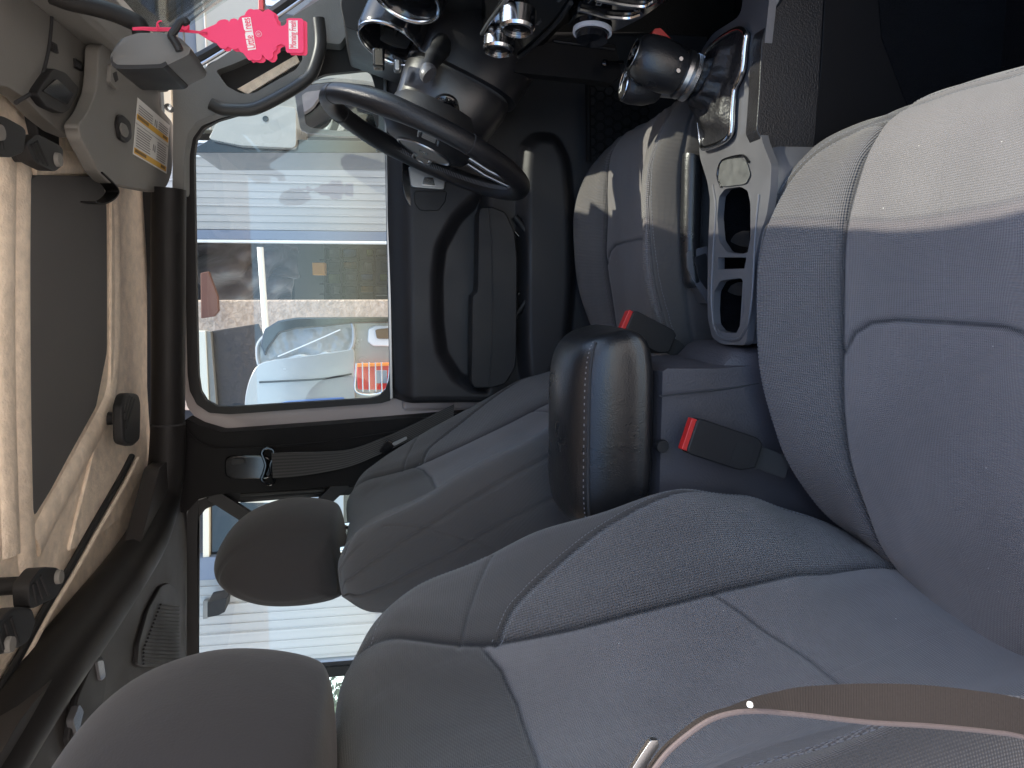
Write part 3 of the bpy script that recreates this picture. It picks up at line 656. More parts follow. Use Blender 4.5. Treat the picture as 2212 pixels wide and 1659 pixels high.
prismz('module_window', [(94, 197), (123, 170), (160, 203), (146, 227)], 1.697, .006, gloss, md, r=.1, bevel=.001)
for cx_, cy_ in ((118, 105), (171, 143)):
    g_ = prismz('microphone_grille', [(cx_ - 9, cy_ - 18), (cx_ + 6, cy_ - 10), (cx_ + 10, cy_ + 12), (cx_ - 7, cy_ + 4)], 1.709, .006, plasticd, hdr, r=.15, bevel=.001)
    s_ = [tubeVF(ats([(cx_ - 5 + 4.2 * k, cy_ - 10 + 2.6 * k), (cx_ - 4 + 4.2 * k, cy_ + 2 + 2.4 * k)], Z=1.7085), .0009, n=6) for k in range(3)]
    V, Fc = merge(s_); obj('grille_slot', V, Fc, seamdark, g_)
box('header_rail', (.430, 0, 1.690), (.08, 1.36, .06), plasticg, hdr, bevel=.01)  # rail added to block sun through the gap above the glass
# sun visor ---------------------------------------------------------------
vz = thing('sun_visor', 'grey padded sun visor folded up above the driver door, carrying a printed warning label', 'sun visor', (.27, .35, 1.69))
v_out = [(214, 100), (240, 88), (300, 120), (338, 172), (344, 200), (346, 232), (372, 262), (377, 282), (372, 372), (362, 402), (340, 416), (318, 412), (236, 396), (214, 372), (198, 340), (176, 300), (170, 270), (190, 244), (208, 200), (213, 150)]
prismz('visor_pad', v_out, 1.682, .022, plasticg, vz, r=.25, bevel=.009, seg=5)
lbl = prismz('warning_label', [(298, 211), (367, 271), (360, 375), (288, 333)], 1.6805, .001, paper, vz, r=0, bevel=0)
def lp(u_, v_, Z=1.6800):                           # label coordinates: u down the sheet, v along it
    a, b, c, d = [np.array(x_, float) for x_ in ((298, 211), (367, 271), (360, 375), (288, 333))]
    q_ = a * (1 - u_) * (1 - v_) + d * u_ * (1 - v_) + b * (1 - u_) * v_ + c * u_ * v_; return at(q_[0], q_[1], Z=Z)
for u0 in (.27, .87): prism('warning_band', [lp(u0, .02), lp(u0 + .10, .02), lp(u0 + .10, .98), lp(u0, .98)], (0, 0, .0006), yellow, lbl, bevel=0)
ln_ = []
for blk, (v0, v1) in enumerate(((.06, .50), (.68, .96))):
    for u0 in list(np.arange(.10, .25, .045)) + list(np.arange(.50, .84, .045)):
        e_ = v1 - random.uniform(0, .12) * (v1 - v0); ln_.append(prismVF([lp(u0, v0, 1.6797), lp(u0 + .016, v0, 1.6797), lp(u0 + .016, e_, 1.6797), lp(u0, e_, 1.6797)], (0, 0, .0004)))
for u0 in (.12, .6): ln_.append(prismVF([lp(u0, .56, 1.6797), lp(u0 + .12, .555, 1.6797), lp(u0 + .12, .575, 1.6797), lp(u0, .585, 1.6797)], (0, 0, .0004))); ln_.append(prismVF([lp(u0, .61, 1.6797), lp(u0 + .13, .60, 1.6797), lp(u0 + .13, .63, 1.6797), lp(u0, .625, 1.6797)], (0, 0, .0004)))
ln_.append(prismVF([lp(.44, .0, 1.6797), lp(.448, .0, 1.6797), lp(.448, 1, 1.6797), lp(.44, 1, 1.6797)], (0, 0, .0004)))
V, Fc = merge(ln_); obj('printed_lines', V, Fc, paper2, lbl)
pbm = mat('print_brown', (.25, .14, .03), .7)
for u0 in (.285, .885):
    for ks in ((0, 1, 2, 3, 4), (11, 12)):
        prism('printed_word', [lp(u0, .05 + .07 * ks[0], 1.6794), lp(u0 + .055, .05 + .07 * ks[0], 1.6794), lp(u0 + .055, .10 + .07 * ks[-1], 1.6794), lp(u0, .10 + .07 * ks[-1], 1.6794)], (0, 0, .0003), pbm, lbl, bevel=0)
cl_ = prismz('lamp_surround', [(255, 268), (258, 250), (266, 247), (284, 264), (286, 300), (276, 310), (260, 300)], 1.676, .008, plasticd, vz, r=.3, bevel=.003)
prismz('vanity_lamp', [(261, 276), (264, 264), (274, 270), (280, 286), (276, 298), (266, 292)], 1.6735, .006, plasticg, cl_, r=.3, bevel=.002)
pc = prismz('pivot_clip', [(238, 176), (240, 138), (262, 140), (262, 178), (254, 194)], 1.676, .008, plasticg, vz, r=.15, bevel=.002)
prismz('clip_slot', [(246, 168), (244, 158), (252, 154), (256, 172), (250, 178)], 1.6755, .004, rubber, pc, r=.1, bevel=0)
st = cat(ats([(206, 372), (232, 396), (243, 414), (232, 430), (210, 440), (190, 436)], Z=1.69), 6)
ribbon('pull_strap', st, [np.array((0, 0, .022))] * len(st), .002, plastic2, vz)
# mirror + air freshener --------------------------------------------------
mr_ = thing('rear_view_mirror', 'grey backed rear view mirror with an angular lower edge, on a curved stalk', 'mirror', (.3, .02, 1.52))
MY = .0
fr_ = [(238, 122), (244, 108), (262, 86), (300, 74), (356, 74), (392, 84), (412, 104), (408, 118), (362, 140), (350, 146), (300, 148), (250, 148), (240, 140)]
fr_ = rnd(ats(fr_, Y=MY - .06), .2); cF = np.mean(fr_, 0)
bk_ = [cF + (p - cF) * .93 + np.array((-.0, .10, 0)) for p in fr_]; md_ = [cF + (p - cF) * 1.0 + np.array((0, .03, 0)) for p in fr_]; nr_ = [cF + (p - cF) * .80 + np.array((.004, -.006, .0)) for p in fr_]
mirm = mat('mirror_plastic', (.10, .10, .098), .5, bump=PG, var=.08)
loft('mirror_housing', [nr_, [cF + (p - cF) * .96 + np.array((.002, -.001, 0)) for p in fr_], fr_, md_, bk_], mirm, mr_, angle=50)
prism('mirror_rim', rnd(ats([(239, 126), (242, 120), (300, 118), (352, 122), (362, 140), (352, 147), (300, 149), (252, 149), (241, 142)], Y=MY - .062), .2), (0, .10, 0), plastic, mr_, bevel=.003)
stk = cat(ats([(112, -10), (150, 4), (196, 14), (240, 26), (275, 40), (300, 54), (306, 76)], Y=MY + .03), 6)
tube('mirror_stalk', stk, .011, plasticd, mr_, n=14)
wk = cat(ats([(404, 52), (398, 44), (388, 48), (380, 62), (370, 76), (374, 84), (384, 100), (388, 110)], Y=MY - .075), 5)
tube('wire_hook', wk, .0045, rubber, mr_, n=10)

af = thing('air_freshener', 'pink tree-shaped cardboard air freshener hanging from the mirror on a pink string', 'air freshener', tuple(at(440, 75, Y=-.04)))
def z6(l): return [(274.3 + x * .1736, y * .1736) for x, y in l]     # measured on a closer view
tree = [(870, 405), (960, 360), (1010, 340), (1080, 310), (1110, 295), (1130, 265), (1170, 245), (1220, 240), (1258, 250), (1268, 272), (1290, 240), (1330, 228), (1365, 236), (1378, 255), (1400, 215), (1430, 196), (1460, 190), (1480, 150), (1510, 118), (1540, 108), (1575, 120), (1610, 115), (1650, 120), (1690, 148), (1720, 125), (1760, 112), (1800, 135), (1830, 165), (1835, 215), (1862, 245), (1868, 290), (1890, 315), (1925, 325), (1965, 310), (1985, 280), (1985, 235), (2010, 226), (2170, 228), (2195, 250), (2200, 640), (2180, 660), (1995, 655), (1975, 630), (1970, 570), (1920, 548), (1880, 560), (1862, 575), (1862, 615), (1820, 650), (1822, 700), (1795, 740), (1760, 748), (1725, 730), (1690, 680), (1678, 690), (1678, 725), (1650, 750), (1600, 752), (1560, 740), (1520, 752), (1490, 720), (1462, 680), (1440, 655), (1410, 645), (1385, 600), (1350, 612), (1310, 612), (1280, 595), (1250, 575), (1240, 600), (1200, 612), (1160, 595), (1130, 560), (1110, 535), (1060, 505), (1010, 495), (950, 455)]
TY = -.045
tp = ats(z6(tree), Y=TY); card = prism('card', tp, (0, .0012, 0), pink, af, bevel=0)
prism('rear_card', [p + np.array((-.0015, .0035, -.004)) for p in tp], (0, .0012, 0), pinkd, af, bevel=0)
def quad(l, Y): return ats(z6(l), Y=Y)
prism('name_panel', quad([(1430, 222), (1535, 213), (1605, 612), (1505, 626)], TY - .0006), (0, .0004, 0), paper, card, bevel=0)
prism('scent_panel', quad([(2010, 254), (2122, 254), (2128, 605), (2016, 606)], TY - .0006), (0, .0004, 0), paper, card, bevel=0)
a_, b_, c_ = at(*z6([(1555, 620)])[0], Y=TY), at(*z6([(1482, 217)])[0], Y=TY), at(*z6([(1600, 612)])[0], Y=TY)
text('lettering', 'Little Trees', tuple((a_ + b_) / 2 + (0, -.0012, 0)), b_ - a_, at(*z6([(1430, 222)])[0], Y=TY) - at(*z6([(1535, 213)])[0], Y=TY), .0135, pinkd, card, fit=float(np.linalg.norm(b_ - a_)) * .93)
a_, b_ = at(*z6([(2072, 606)])[0], Y=TY), at(*z6([(2066, 254)])[0], Y=TY)
text('lettering', 'Morning Fresh', tuple((a_ + b_) / 2 + (0, -.0012, 0)), b_ - a_, at(*z6([(2010, 400)])[0], Y=TY) - at(*z6([(2122, 400)])[0], Y=TY), .0115, pinkd, card, fit=float(np.linalg.norm(b_ - a_)) * .95)
text('registered_mark', '\u00ae', tuple(at(*z6([(1645, 422)])[0], Y=TY - .0012)), b_ - a_, at(*z6([(1600, 422)])[0], Y=TY) - at(*z6([(1690, 422)])[0], Y=TY), .010, mat('pink_pale', (.9, .42, .52), .5), card)
sv_ = [(70, 350), (200, 345), (350, 352), (560, 355), (700, 372), (1000, 408)]
strs = [tubeVF(cat(ats(z6([(x, y + dy * (1 - abs(x - 400) / 900)) for x, y in sv_]), Y=TY - .002), 4), .0007, n=6) for dy in (-6, 4, 22, 34)]
strs += [tubeVF(cat(ats(z6([(385, 380), (372, 330), (380, 285), (410, 262), (435, 266)]), Y=TY - .003), 4), .0009, n=6), tubeVF(cat(ats(z6([(415, 378), (400, 340), (385, 300)]), Y=TY - .003), 4), .0007, n=6)]
strs += [tubeVF(cat(ats(z6([(650, 365), (680, 300), (720, 292), (750, 330), (735, 368), (690, 350), (670, 320)]), Y=TY - .004), 4), .0028, n=6)]
V, Fc = merge(strs); obj('string', V, Fc, pinkd, af)

# pillar behind the driver's door -----------------------------------------
bp_ = thing('door_pillar', 'black trimmed pillar behind the driver seat carrying the shoulder belt anchor', 'pillar', (-.35, .68, .5))
prism('pillar_trim', rnd(ats([(372, 925), (404, 905), (432, 920), (480, 934), (700, 918), (1035, 890), (1300, 885), (1300, 1040), (1000, 1045), (735, 1050), (470, 1068), (430, 1078), (404, 1105), (372, 1110)], Y=.672), .08), (0, .05, 0), plastic2, bp_, bevel=.008)
tube('trim_edge', cat(ats([(404, 930), (440, 960), (500, 968), (700, 955), (900, 925), (1000, 912)], Y=.668), 6), .0022, plastic2, bp_, n=8)
an = prism('belt_slot', rnd(ats([(484, 1010), (486, 992), (500, 984), (585, 984), (590, 1036), (500, 1036), (487, 1028)], Y=.664), .3), (0, .012, 0), gloss, bp_, bevel=.004)
prism('slot_button', rnd(ats([(500, 992), (528, 990), (530, 1001), (500, 1004)], Y=.660), .2), (0, .006, 0), plastic, an, bevel=.001)
tube('belt_ring', cat(ats([(566, 978), (574, 968), (590, 972), (590, 988), (584, 1005), (588, 1024), (592, 1040), (580, 1046), (566, 1036), (570, 1022), (574, 1005), (570, 990)], Y=.645), 5, closed=True), .0038, gloss, bp_, n=10, closed=True)
for a_, b_, wd in (((456, 1066), (540, 1120), .030), ((745, 1040), (672, 1110), .030)):
    pa, pb = at(*a_, Y=.70), at(*b_, Y=.72); d_ = (pb - pa) / np.linalg.norm(pb - pa); wv = np.cross(d_, (0, 1, 0)) * wd
    ribbon('window_strut', [pa, pb], [wv, wv], .012, plastic, bp_)
tube('window_channel', ats([(520, 1078), (690, 1064)], Y=.735), .009, rubber, bp_, n=8)
tube('window_channel', ats([(520, 1066), (700, 1056)], Y=.715), .007, plasticd, bp_, n=8)

sb = thing('seat_belt', 'black shoulder belt hanging from the pillar behind the driver seat, with its metal tongue', 'seat belt', tuple(at(700, 995, Y=.63)), 'seat belts')
bl = [(588, 1006, 58), (640, 1003, 56), (700, 998, 48), (760, 988, 40), (820, 965, 36), (880, 938, 34), (980, 890, 36)]
pts = [at(x, y, Y=.632 + .0 * i) for i, (x, y, w_) in enumerate(bl)]; wv = [(at(x, y + w_ / 2, Y=.632) - at(x, y - w_ / 2, Y=.632)) + np.array((0, .02, 0)) for x, y, w_ in bl]
ribbon('webbing', cat(pts, 6), cat(wv, 6), .0016, belt_m, sb, uv=True)
prism('tongue_grip', rnd(ats([(818, 975), (836, 950), (850, 956), (852, 964), (832, 982)], Y=.62), .2), (0, .008, 0), gloss, sb, bevel=.002)
prism('metal_tongue', rnd(ats([(846, 958), (878, 943), (880, 949), (852, 964)], Y=.618), .2), (0, .003, 0), satin, sb, bevel=.001)

# rear door --------------------------------------------------------------
rd = thing('car_door', 'rear side door whose window shows white metal siding behind the headrests', 'car door', (-.8, .72, .5))
prism('window_frame', ats([(380, 1040), (1400, 1000), (1400, 2100), (380, 2100)], Y=.735), (0, .03, 0), plasticd, rd, bevel=.003,
      holes=[rnd(ats([(426, 1118), (442, 1098), (474, 1086), (842, 1062), (842, 1432), (620, 1450), (430, 1462), (424, 1440)], Y=.735), .1), rnd(ats([(430, 1490), (842, 1450), (842, 1800), (430, 1800)], Y=.735), .1)])
prism('window_seal', rnd(ats([(402, 1110), (415, 1084), (470, 1066), (866, 1045), (866, 1450), (620, 1472), (402, 1484)], Y=.728), .1), (0, .006, 0), rubber, rd, bevel=.002,
      holes=[rnd(ats([(428, 1120), (444, 1100), (474, 1088), (842, 1064), (842, 1430), (620, 1448), (430, 1460)], Y=.728), .1)])
prism('window_pane', ats([(415, 1075), (860, 1050), (860, 1800), (415, 1800)], Y=.742), (0, .004, 0), win, rd, bevel=0)
# rear of the cabin (closes the shell)
box('upper_side_rail', (-.72, .775, 1.765), (2.4, .06, .11), rubber, rf, bevel=.01)
fw = thing('firewall', 'dark inner wall closing the footwells ahead of the dashboard', 'firewall', (.98, 0, .45))
box('wall_panel', (.98, 0, .82), (.04, 1.44, .80), carpet, fw, bevel=.01)
box('far_kick_panel', (.72, .70, .80), (.50, .03, .76), carpet, fw, bevel=.004)
box('near_kick_panel', (.78, -.70, .80), (.40, .03, .76), carpet, fw, bevel=.004)
rw = thing('tailgate_wall', 'dark inner wall closing the rear of the cabin behind the front seats', 'tailgate', (-1.85, 0, .5))
box('wall_panel', (-1.86, 0, .85), (.04, 1.40, .80), plasticd, rw, bevel=.01)
box('window_rail', (-1.86, 0, 1.70), (.04, 1.40, .12), plasticd, rw, bevel=.01)
bsd = thing('body_side', 'painted lower body side under the door opening nearest the viewer', 'car body', (-.5, -.70, .4))
box('sill', (-.5, -.70, .44), (3.0, .08, .10), mauve, bsd, bevel=.012)
box('quarter_panel', (-1.30, -.72, .90), (1.1, .05, .80), mauve, bsd, bevel=.012)
prism('rear_pillar', [(-.62, -.70, .48), (-.50, -.70, .48), (-.50, -.68, 1.75), (-.60, -.68, 1.75)], (0, .06, 0), plasticd, bsd, bevel=.01)

# ------------------------------------------------------------------ centre console
con = thing('centre_console', 'black centre console with glossy padded armrest lid and open cup holders between the front seats', 'console', (0, 0, .43))
def yring(x, hw, z0, z1, ch=.02, bot=.47):
    return [np.array((x, -hw - .02, bot)), np.array((x, -hw - .006, z0)), np.array((x, -hw + ch * .3, z1 - .006)), np.array((x, -hw + ch, z1)), np.array((x, hw - ch, z1)), np.array((x, hw - ch * .3, z1 - .006)), np.array((x, hw + .006, z0)), np.array((x, hw + .02, bot))]
loft('console_body', [yring(-.42, .088, .80, .878), yring(-.115, .088, .80, .878), yring(-.111, .088, .80, .872), yring(-.108, .088, .75, .792), yring(-.092, .088, .74, .776), yring(-.086, .086, .72, .765), yring(-.083, .08, .66, .69), yring(.30, .072, .66, .69), yring(.46, .08, .66, .69)], consm, con, angle=40)
tube('body_seam', cat(ats([(1424, 856), (1500, 848), (1580, 838), (1650, 826)], Y=-.0955), 5), .0012, seamdark, con, n=6)
lathe('screw_cap', [(0, -.001), (.008, -.001), (.009, .001), (.009, .006)], at(1432, 965, Y=-.0955), (0, 1, 0), rubber, con, n=16)
# armrest lid, softly rounded
lid_p = [(-.090, .888), (-.096, .915), (-.094, .955), (-.078, .984), (-.045, .998), (0, 1.003), (.05, .999), (.082, .984), (.096, .955), (.098, .915), (.092, .888), (0, .884)]
lp_ = np.array(cat([np.array(p_) for p_ in lid_p], 5, closed=True)); cc = np.array((0, .94)); rings = []
for u1 in np.sin(np.linspace(-math.pi / 2, math.pi / 2, 45)):
    s = max(.03, (1 - abs(u1) ** 5) ** (1 / 3.2)); x_ = -.197 + u1 * .135
    rr = cc + (lp_ - cc) * np.array((.62 + .38 * s, s)); rings.append([np.array((x_ - .02 * (b_ - .94) / .06 * .6, a_, b_)) for a_, b_ in rr])
lid = loft('armrest_lid', rings, leather, con, angle=80)
tube('lid_seam', cat([rings[i][3 * 5 - 2] + np.array((0, -.0005, .0006)) for i in range(3, 42, 3)], 3), .0018, seamdark, lid, n=6)
Vs = []
sp_ = cat([rings[i][3 * 5 - 1] + np.array((0, -.0002, .0005)) for i in range(4, 41, 3)], 6)
for i in range(0, len(sp_) - 2, 2): Vs.append(tubeVF([sp_[i], sp_[i] * .35 + sp_[i + 1] * .65], .0008, n=5))
V, Fc = merge(Vs); obj('stitching', V, Fc, thread, lid)
# cup holder deck
dk = [(1508, 170), (1514, 110), (1540, 72), (1600, 34), (1612, -60), (1668, -60), (1652, 90), (1640, 200), (1636, 262), (1648, 310), (1666, 355), (1664, 410), (1656, 465), (1642, 505), (1624, 592), (1618, 690), (1611, 746), (1560, 744), (1538, 729), (1528, 683), (1529, 547), (1534, 433), (1528, 392), (1510, 335)]
h1 = [(1549, 470), (1553, 425), (1566, 408), (1600, 403), (1615, 412), (1621, 440), (1621, 520), (1616, 545), (1600, 549), (1570, 545), (1553, 520)]
h2 = [(1541, 668), (1543, 630), (1556, 606), (1602, 600), (1608, 620), (1608, 672), (1600, 700), (1590, 721), (1556, 716), (1543, 700)]
h3 = [(1551, 556), (1612, 556), (1611, 580), (1551, 582)]
def z4(l): return [(1294.7 + x * .1736, 32.9 + y * .1736) for x, y in l]
ringp = z4([(1240, 1240), (1300, 1000), (1330, 700), (1400, 420), (1440, 350), (1560, 260), (1700, 185), (1780, 182), (1825, 240), (1808, 400), (1785, 650), (1735, 800), (1680, 920), (1655, 1150), (1645, 1400), (1610, 1510), (1500, 1590), (1330, 1650), (1275, 1620), (1255, 1450)])
h0 = ats(ringp, Z=.768); h0c = np.mean(h0, 0); h0 = [h0c + (p - h0c) * .93 for p in h0]
prism('cup_holder_trim', rnd(ats(dk, Z=.768), .22), (0, 0, -.010), silverp, con, bevel=.0045, seg=4, holes=[rnd(ats(h1, Z=.768), .2), rnd(ats(h2, Z=.768), .2), ats(h3, Z=.768), h0])
tr = prism('tray', rnd(ats([(1556, 356), (1564, 346), (1600, 340), (1614, 350), (1622, 378), (1612, 398), (1560, 404), (1552, 390)], Z=.7695), .25), (0, 0, .001), mat('tray_mat', (.075, .075, .072), .6, var=.25, vscale=60), con, bevel=.001)
tube('tray_edge', cat(ats([(1558, 404), (1550, 380), (1556, 352), (1572, 342), (1604, 336), (1618, 350)], Z=.770), 5), .0018, gloss, con, n=8)
prism('cup_well', rnd(ats([(1530, 450), (1540, 380), (1660, 375), (1660, 580), (1650, 700), (1596, 760), (1550, 740), (1530, 640)], Z=.70), .2), (0, 0, .0015), carpet, con, bevel=0)
for hh in (h1, h2, h3):
    pr_h = rnd(ats(hh, Z=.7605), .2); loft('well_wall', [[p + np.array((0, 0, 0)) for p in pr_h], [p - np.array((0, 0, .058)) for p in pr_h]], carpet, con, cap=False)
tube('holder_rim', cat(ats([(1541, 700), (1537, 640), (1541, 540), (1546, 450), (1540, 400)], Z=.7685), 6), .0022, silverp, con, n=10)
tube('holder_rim', cat(ats([(1541, 700), (1550, 722), (1566, 732), (1594, 733), (1608, 716), (1618, 690), (1626, 620), (1632, 500), (1640, 420)], Z=.7685), 6), .0022, silverp, con, n=10)
for (cx_, cy_), s_ in (((1602, 518), 1.0), ((1592, 626), .85)):
    o_ = [(cx_ - 26 * s_, cy_ + 4), (cx_ - 16 * s_, cy_ - 12 * s_), (cx_ + 2, cy_ - 20 * s_), (cx_ + 16, cy_ - 18 * s_), (cx_ + 16, cy_ + 16 * s_), (cx_ - 4, cy_ + 14 * s_)]
    prism('cup_grip', rnd(ats(o_, Z=.762), .3), (0, 0, -.014), plastic2, con, bevel=.004, seg=4)
# leather knee pad and lower side panel, viewer's side
prism('knee_pad', rnd(ats([(1705, -40), (1690, 0), (1658, 40), (1645, 90), (1640, 200), (1634, 280), (1646, 306), (1668, 344), (1690, 372), (1712, 392), (1745, 400), (1762, 300), (1772, 150), (1782, -40)], Y=-.126), .15), (0, .03, 0), leather2, con, bevel=.008, seg=4)
prism('lower_panel', ats([(1784, -60), (1772, 150), (1752, 320), (1740, 420), (2050, 420), (1960, 200), (1915, 80), (1905, -60)], Y=-.124), (0, .02, 0), plastic2, con, bevel=.002)
loft('upper_side', [[at(x, y, Z=.7615) + np.array((0, o, z)) for x, y in [(1660, -60), (1648, 90), (1638, 200), (1635, 262), (1646, 310), (1664, 355), (1662, 410), (1654, 465), (1641, 505), (1623, 592), (1617, 690), (1611, 742)]] for o, z in ((.014, .0045), (.006, .004), (.001, .001), (-.003, -.006), (-.005, -.02), (-.006, -.12), (.01, -.12))], silverp, con, closed=False, cap=False, angle=80)
prism('carpet_side', ats([(1895, -60), (1905, 80), (1950, 200), (2040, 420), (2400, 420), (2400, -60)], Y=-.126), (0, .02, 0), carpet, con, bevel=0)
# selector bezel, boots and knobs
gs = thing('gear_selector', 'black leather gear knob with silver collar above a wrinkled boot in a chrome ring', 'gear lever', tuple(at(1560, 200, Z=.77)))
rp = cat(ats(ringp, Z=.775), 5, closed=True); tube('bezel_ring', rp, .0042, chrome, gs, n=12, closed=True)
prism('bezel_base', [p for p in rp[::2]], (0, 0, -.012), gloss, gs, bevel=0)
tube('second_ring', cat(ats(z4([(1310, 800), (1318, 600), (1330, 470), (1400, 350)]), Z=.770), 5), .0025, chrome, gs, n=10)
prism('gear_letter', ats(z4([(1378, 480), (1402, 462), (1405, 510), (1382, 545)]), Z=.782), (0, 0, .001), amber, gs, bevel=0)
GYY = .0
A0 = at(1373, 118, Y=GYY); A1 = at(1482, 164, Y=GYY); ax = A1 - A0; L_ = np.linalg.norm(ax); ax /= L_
# knob with oval section
def ovring(h, r, e, o=A0, a=ax, sq=1.0, n=36, tw=0):
    y_ = np.array((0, 1., 0)); y_ -= a * (y_ @ a); y_ /= np.linalg.norm(y_); x_ = np.cross(y_, a)
    return [o + a * h + r * (math.cos(t) * x_ * e + math.sin(t) * y_) for t in np.linspace(0, 2 * math.pi, n, endpoint=False)]
kn = loft('knob', [ovring(-.003, .020, 1), ovring(-.0005, .0235, 1), ovring(.002, .027, 1.02), ovring(.012, .031, 1.05), ovring(.03, .033, 1.08), ovring(.05, .0325, 1.06), ovring(L_ - .012, .030, 1.03), ovring(L_ - .008, .0285, 1.0)], leather, gs, angle=60)
lathe('knob_cap', [(0, -.0044), (.0185, -.0044), (.0185, -.003), (0, -.003)], A0, ax, gloss, kn, n=32)
tube('cap_ring', [A0 + ax * -.0034 + p for p in [(0, 0, 0)]] and [np.array(p) for p in ovring(-.0034, .0208, 1)], .0011, satin, kn, n=8, closed=True)
x_c = np.cross((0, 1, 0), ax); y_c = np.array((0, 1., 0)) - ax * ax[1]; sy = []
def cp(u_, v_): return A0 + ax * -.0050 + x_c * u_ + y_c * v_
for a_, b_ in (((-.006, -.007), (-.006, .007)), ((.004, -.007), (.004, .007)), ((-.006, 0), (.004, 0))): sy.append(tubeVF([cp(*a_), cp(*b_)], .0008, n=6))
for a_ in ((-.006, -.008), (-.006, .008), (.004, -.008), (.004, .008)): sy.append(tubeVF([cp(a_[0] + .0025 * math.cos(t), a_[1] + .0018 * math.sin(t)) for t in np.linspace(0, 6.28, 10)[:-1]], .0007, n=5, closed=True))
V, Fc = merge(sy); obj('axle_symbol', V, Fc, satin, kn)
loft('collar', [ovring(L_ - .010, .0295, 1.03), ovring(L_ - .008, .032, 1.04), ovring(L_ - .002, .0325, 1.03), ovring(L_ + .001, .0300, 1.0), ovring(L_ + .003, .032, 1.0), ovring(L_ + .009, .0315, 1.0), ovring(L_ + .012, .028, 1.0), ovring(L_ + .013, .02, 1.0)], satin, gs, angle=40)
dots = []
for h_ in (L_ + .0042, L_ + .0066, L_ + .0085):
    for p_ in ovring(h_, .0321, 1.0, n=72): dots.append(latheVF([(0, -.0004), (.0008, -.0004), (.0006, .0006), (0, .0007)], p_, p_ - (A0 + ax * h_), n=5))
V, Fc = merge(dots); obj('knurling', V, Fc, satin, gs)
for d_ in z4([(1020, 540), (985, 688)]):
    q_ = at(*d_, Y=-.034); lathe('collar_screw', [(0, 0), (.0028, 0), (.0028, .004), (0, .004)], q_, (0, 1, 0), satin, gs, n=16)
# boot: from collar down to the ring
base = [p + np.array((0, 0, -.001)) for p in rp]; cb_ = np.mean(base, 0); n_b = 48
ang = sorted(range(len(base)), key=lambda i: 0)
def resample(loop, n, start):
    L = [0]; P_ = loop + [loop[0]]
    for i in range(1, len(P_)): L.append(L[-1] + np.linalg.norm(P_[i] - P_[i - 1]))
    s_ = (np.linspace(0, 1, n, endpoint=False) + start) % 1 * L[-1]; A_ = np.array(P_)
    return np.array([[np.interp(v, L, A_[:, c]) for c in range(3)] for v in s_])
top = np.array(ovring(L_ + .010, .020, 1.0, n=96)); Bs = resample(base, 96, 0)
best = min(((np.sum(np.linalg.norm(np.roll(T_, k, 0) - Bs, axis=1)), s_, k) for s_, T_ in ((0, top), (1, top[::-1])) for k in range(96)), key=lambda t: t[0])
T_ = np.roll(top if best[1] == 0 else top[::-1], best[2], 0); rings = []
th = np.linspace(0, 2 * math.pi, 96, endpoint=False)
for i, t in enumerate(np.linspace(0, 1, 26)):
    tt = t ** 1.5; R_ = T_ * (1 - tt) + Bs * tt; c_ = R_.mean(0)
    fold = .16 * math.sin(math.pi * min(1, t * 1.15)) * (np.sin(5 * th + 3.5 * t) * .6 + np.sin(9 * th - 5 * t + 1) * .35 + .3 * np.sin(13 * t + 2 * th))
    R_ = c_ + (R_ - c_) * (1 - .14 * math.sin(math.pi * t) + fold[:, None]); R_[:, 2] += .006 * np.sin(14 * t + 2 * th) * math.sin(math.pi * t); rings.append(list(R_))
loft('boot', rings, mat('boot_leather', (.014, .013, .014), .48, spec=.4, bump=[('cell', 350, .5, .001), ('noise', 45, .6, .008)]), gs, cap=False, angle=180)
g2 = thing('transfer_lever', 'small round transfer case knob with white shift pattern, partly behind the gear knob', 'gear lever', tuple(at(1400, 190, Y=.07)))
B0 = at(1350, 180, Y=.055); B1 = at(1425, 198, Y=.055); a2 = B1 - B0; L2 = np.linalg.norm(a2); a2 /= L2; nrm2 = at(1345, 180, Y=.055) - at(1390, 172, Y=.055)
k2 = loft('knob', [ovring(-.001, .017, 1.15, B0, a2), ovring(.001, .0225, 1.12, B0, a2), ovring(.012, .0245, 1.1, B0, a2), ovring(.032, .0235, 1.05, B0, a2), ovring(L2 - .004, .017, 1, B0, a2), ovring(L2, .012, 1, B0, a2)], leather2, g2, angle=60)
lathe('knob_cap', [(0, -.002), (.0195, -.002), (.0195, 0), (0, 0)], B0, a2, plasticd, k2, n=32)
tube('cap_ring', [np.array(p) for p in ovring(-.0015, .0205, 1.12, B0, a2)], .0012, chrome, k2, n=8, closed=True)
x_c = np.cross((0, 1, 0), a2); x_c /= np.linalg.norm(x_c); y_c = np.cross(a2, x_c); ps = [B0 + a2 * -.0035 + x_c * u_ + y_c * v_ for u_, v_ in ((-.012, -.003), (-.003, -.002), (-.002, .003), (.012, .002))]
tube('pattern_line', ps, .0006, paper, k2, n=5)
for s_, (u_, v_) in zip(('2H', '4H', 'N', '4L'), ((-.012, -.009), (-.007, -.010), (.004, .010), (.011, .009))): text('pattern_letters', s_, tuple(B0 + a2 * -.0034 + x_c * u_ + y_c * v_), -y_c, -x_c, .0055, paper, k2, depth=.0001)
tube('lever_neck', [B1, B1 + a2 * .03 + np.array((0, -.01, -.03)), at(1520, 240, Z=.76)], .008, satin, g2, n=14)
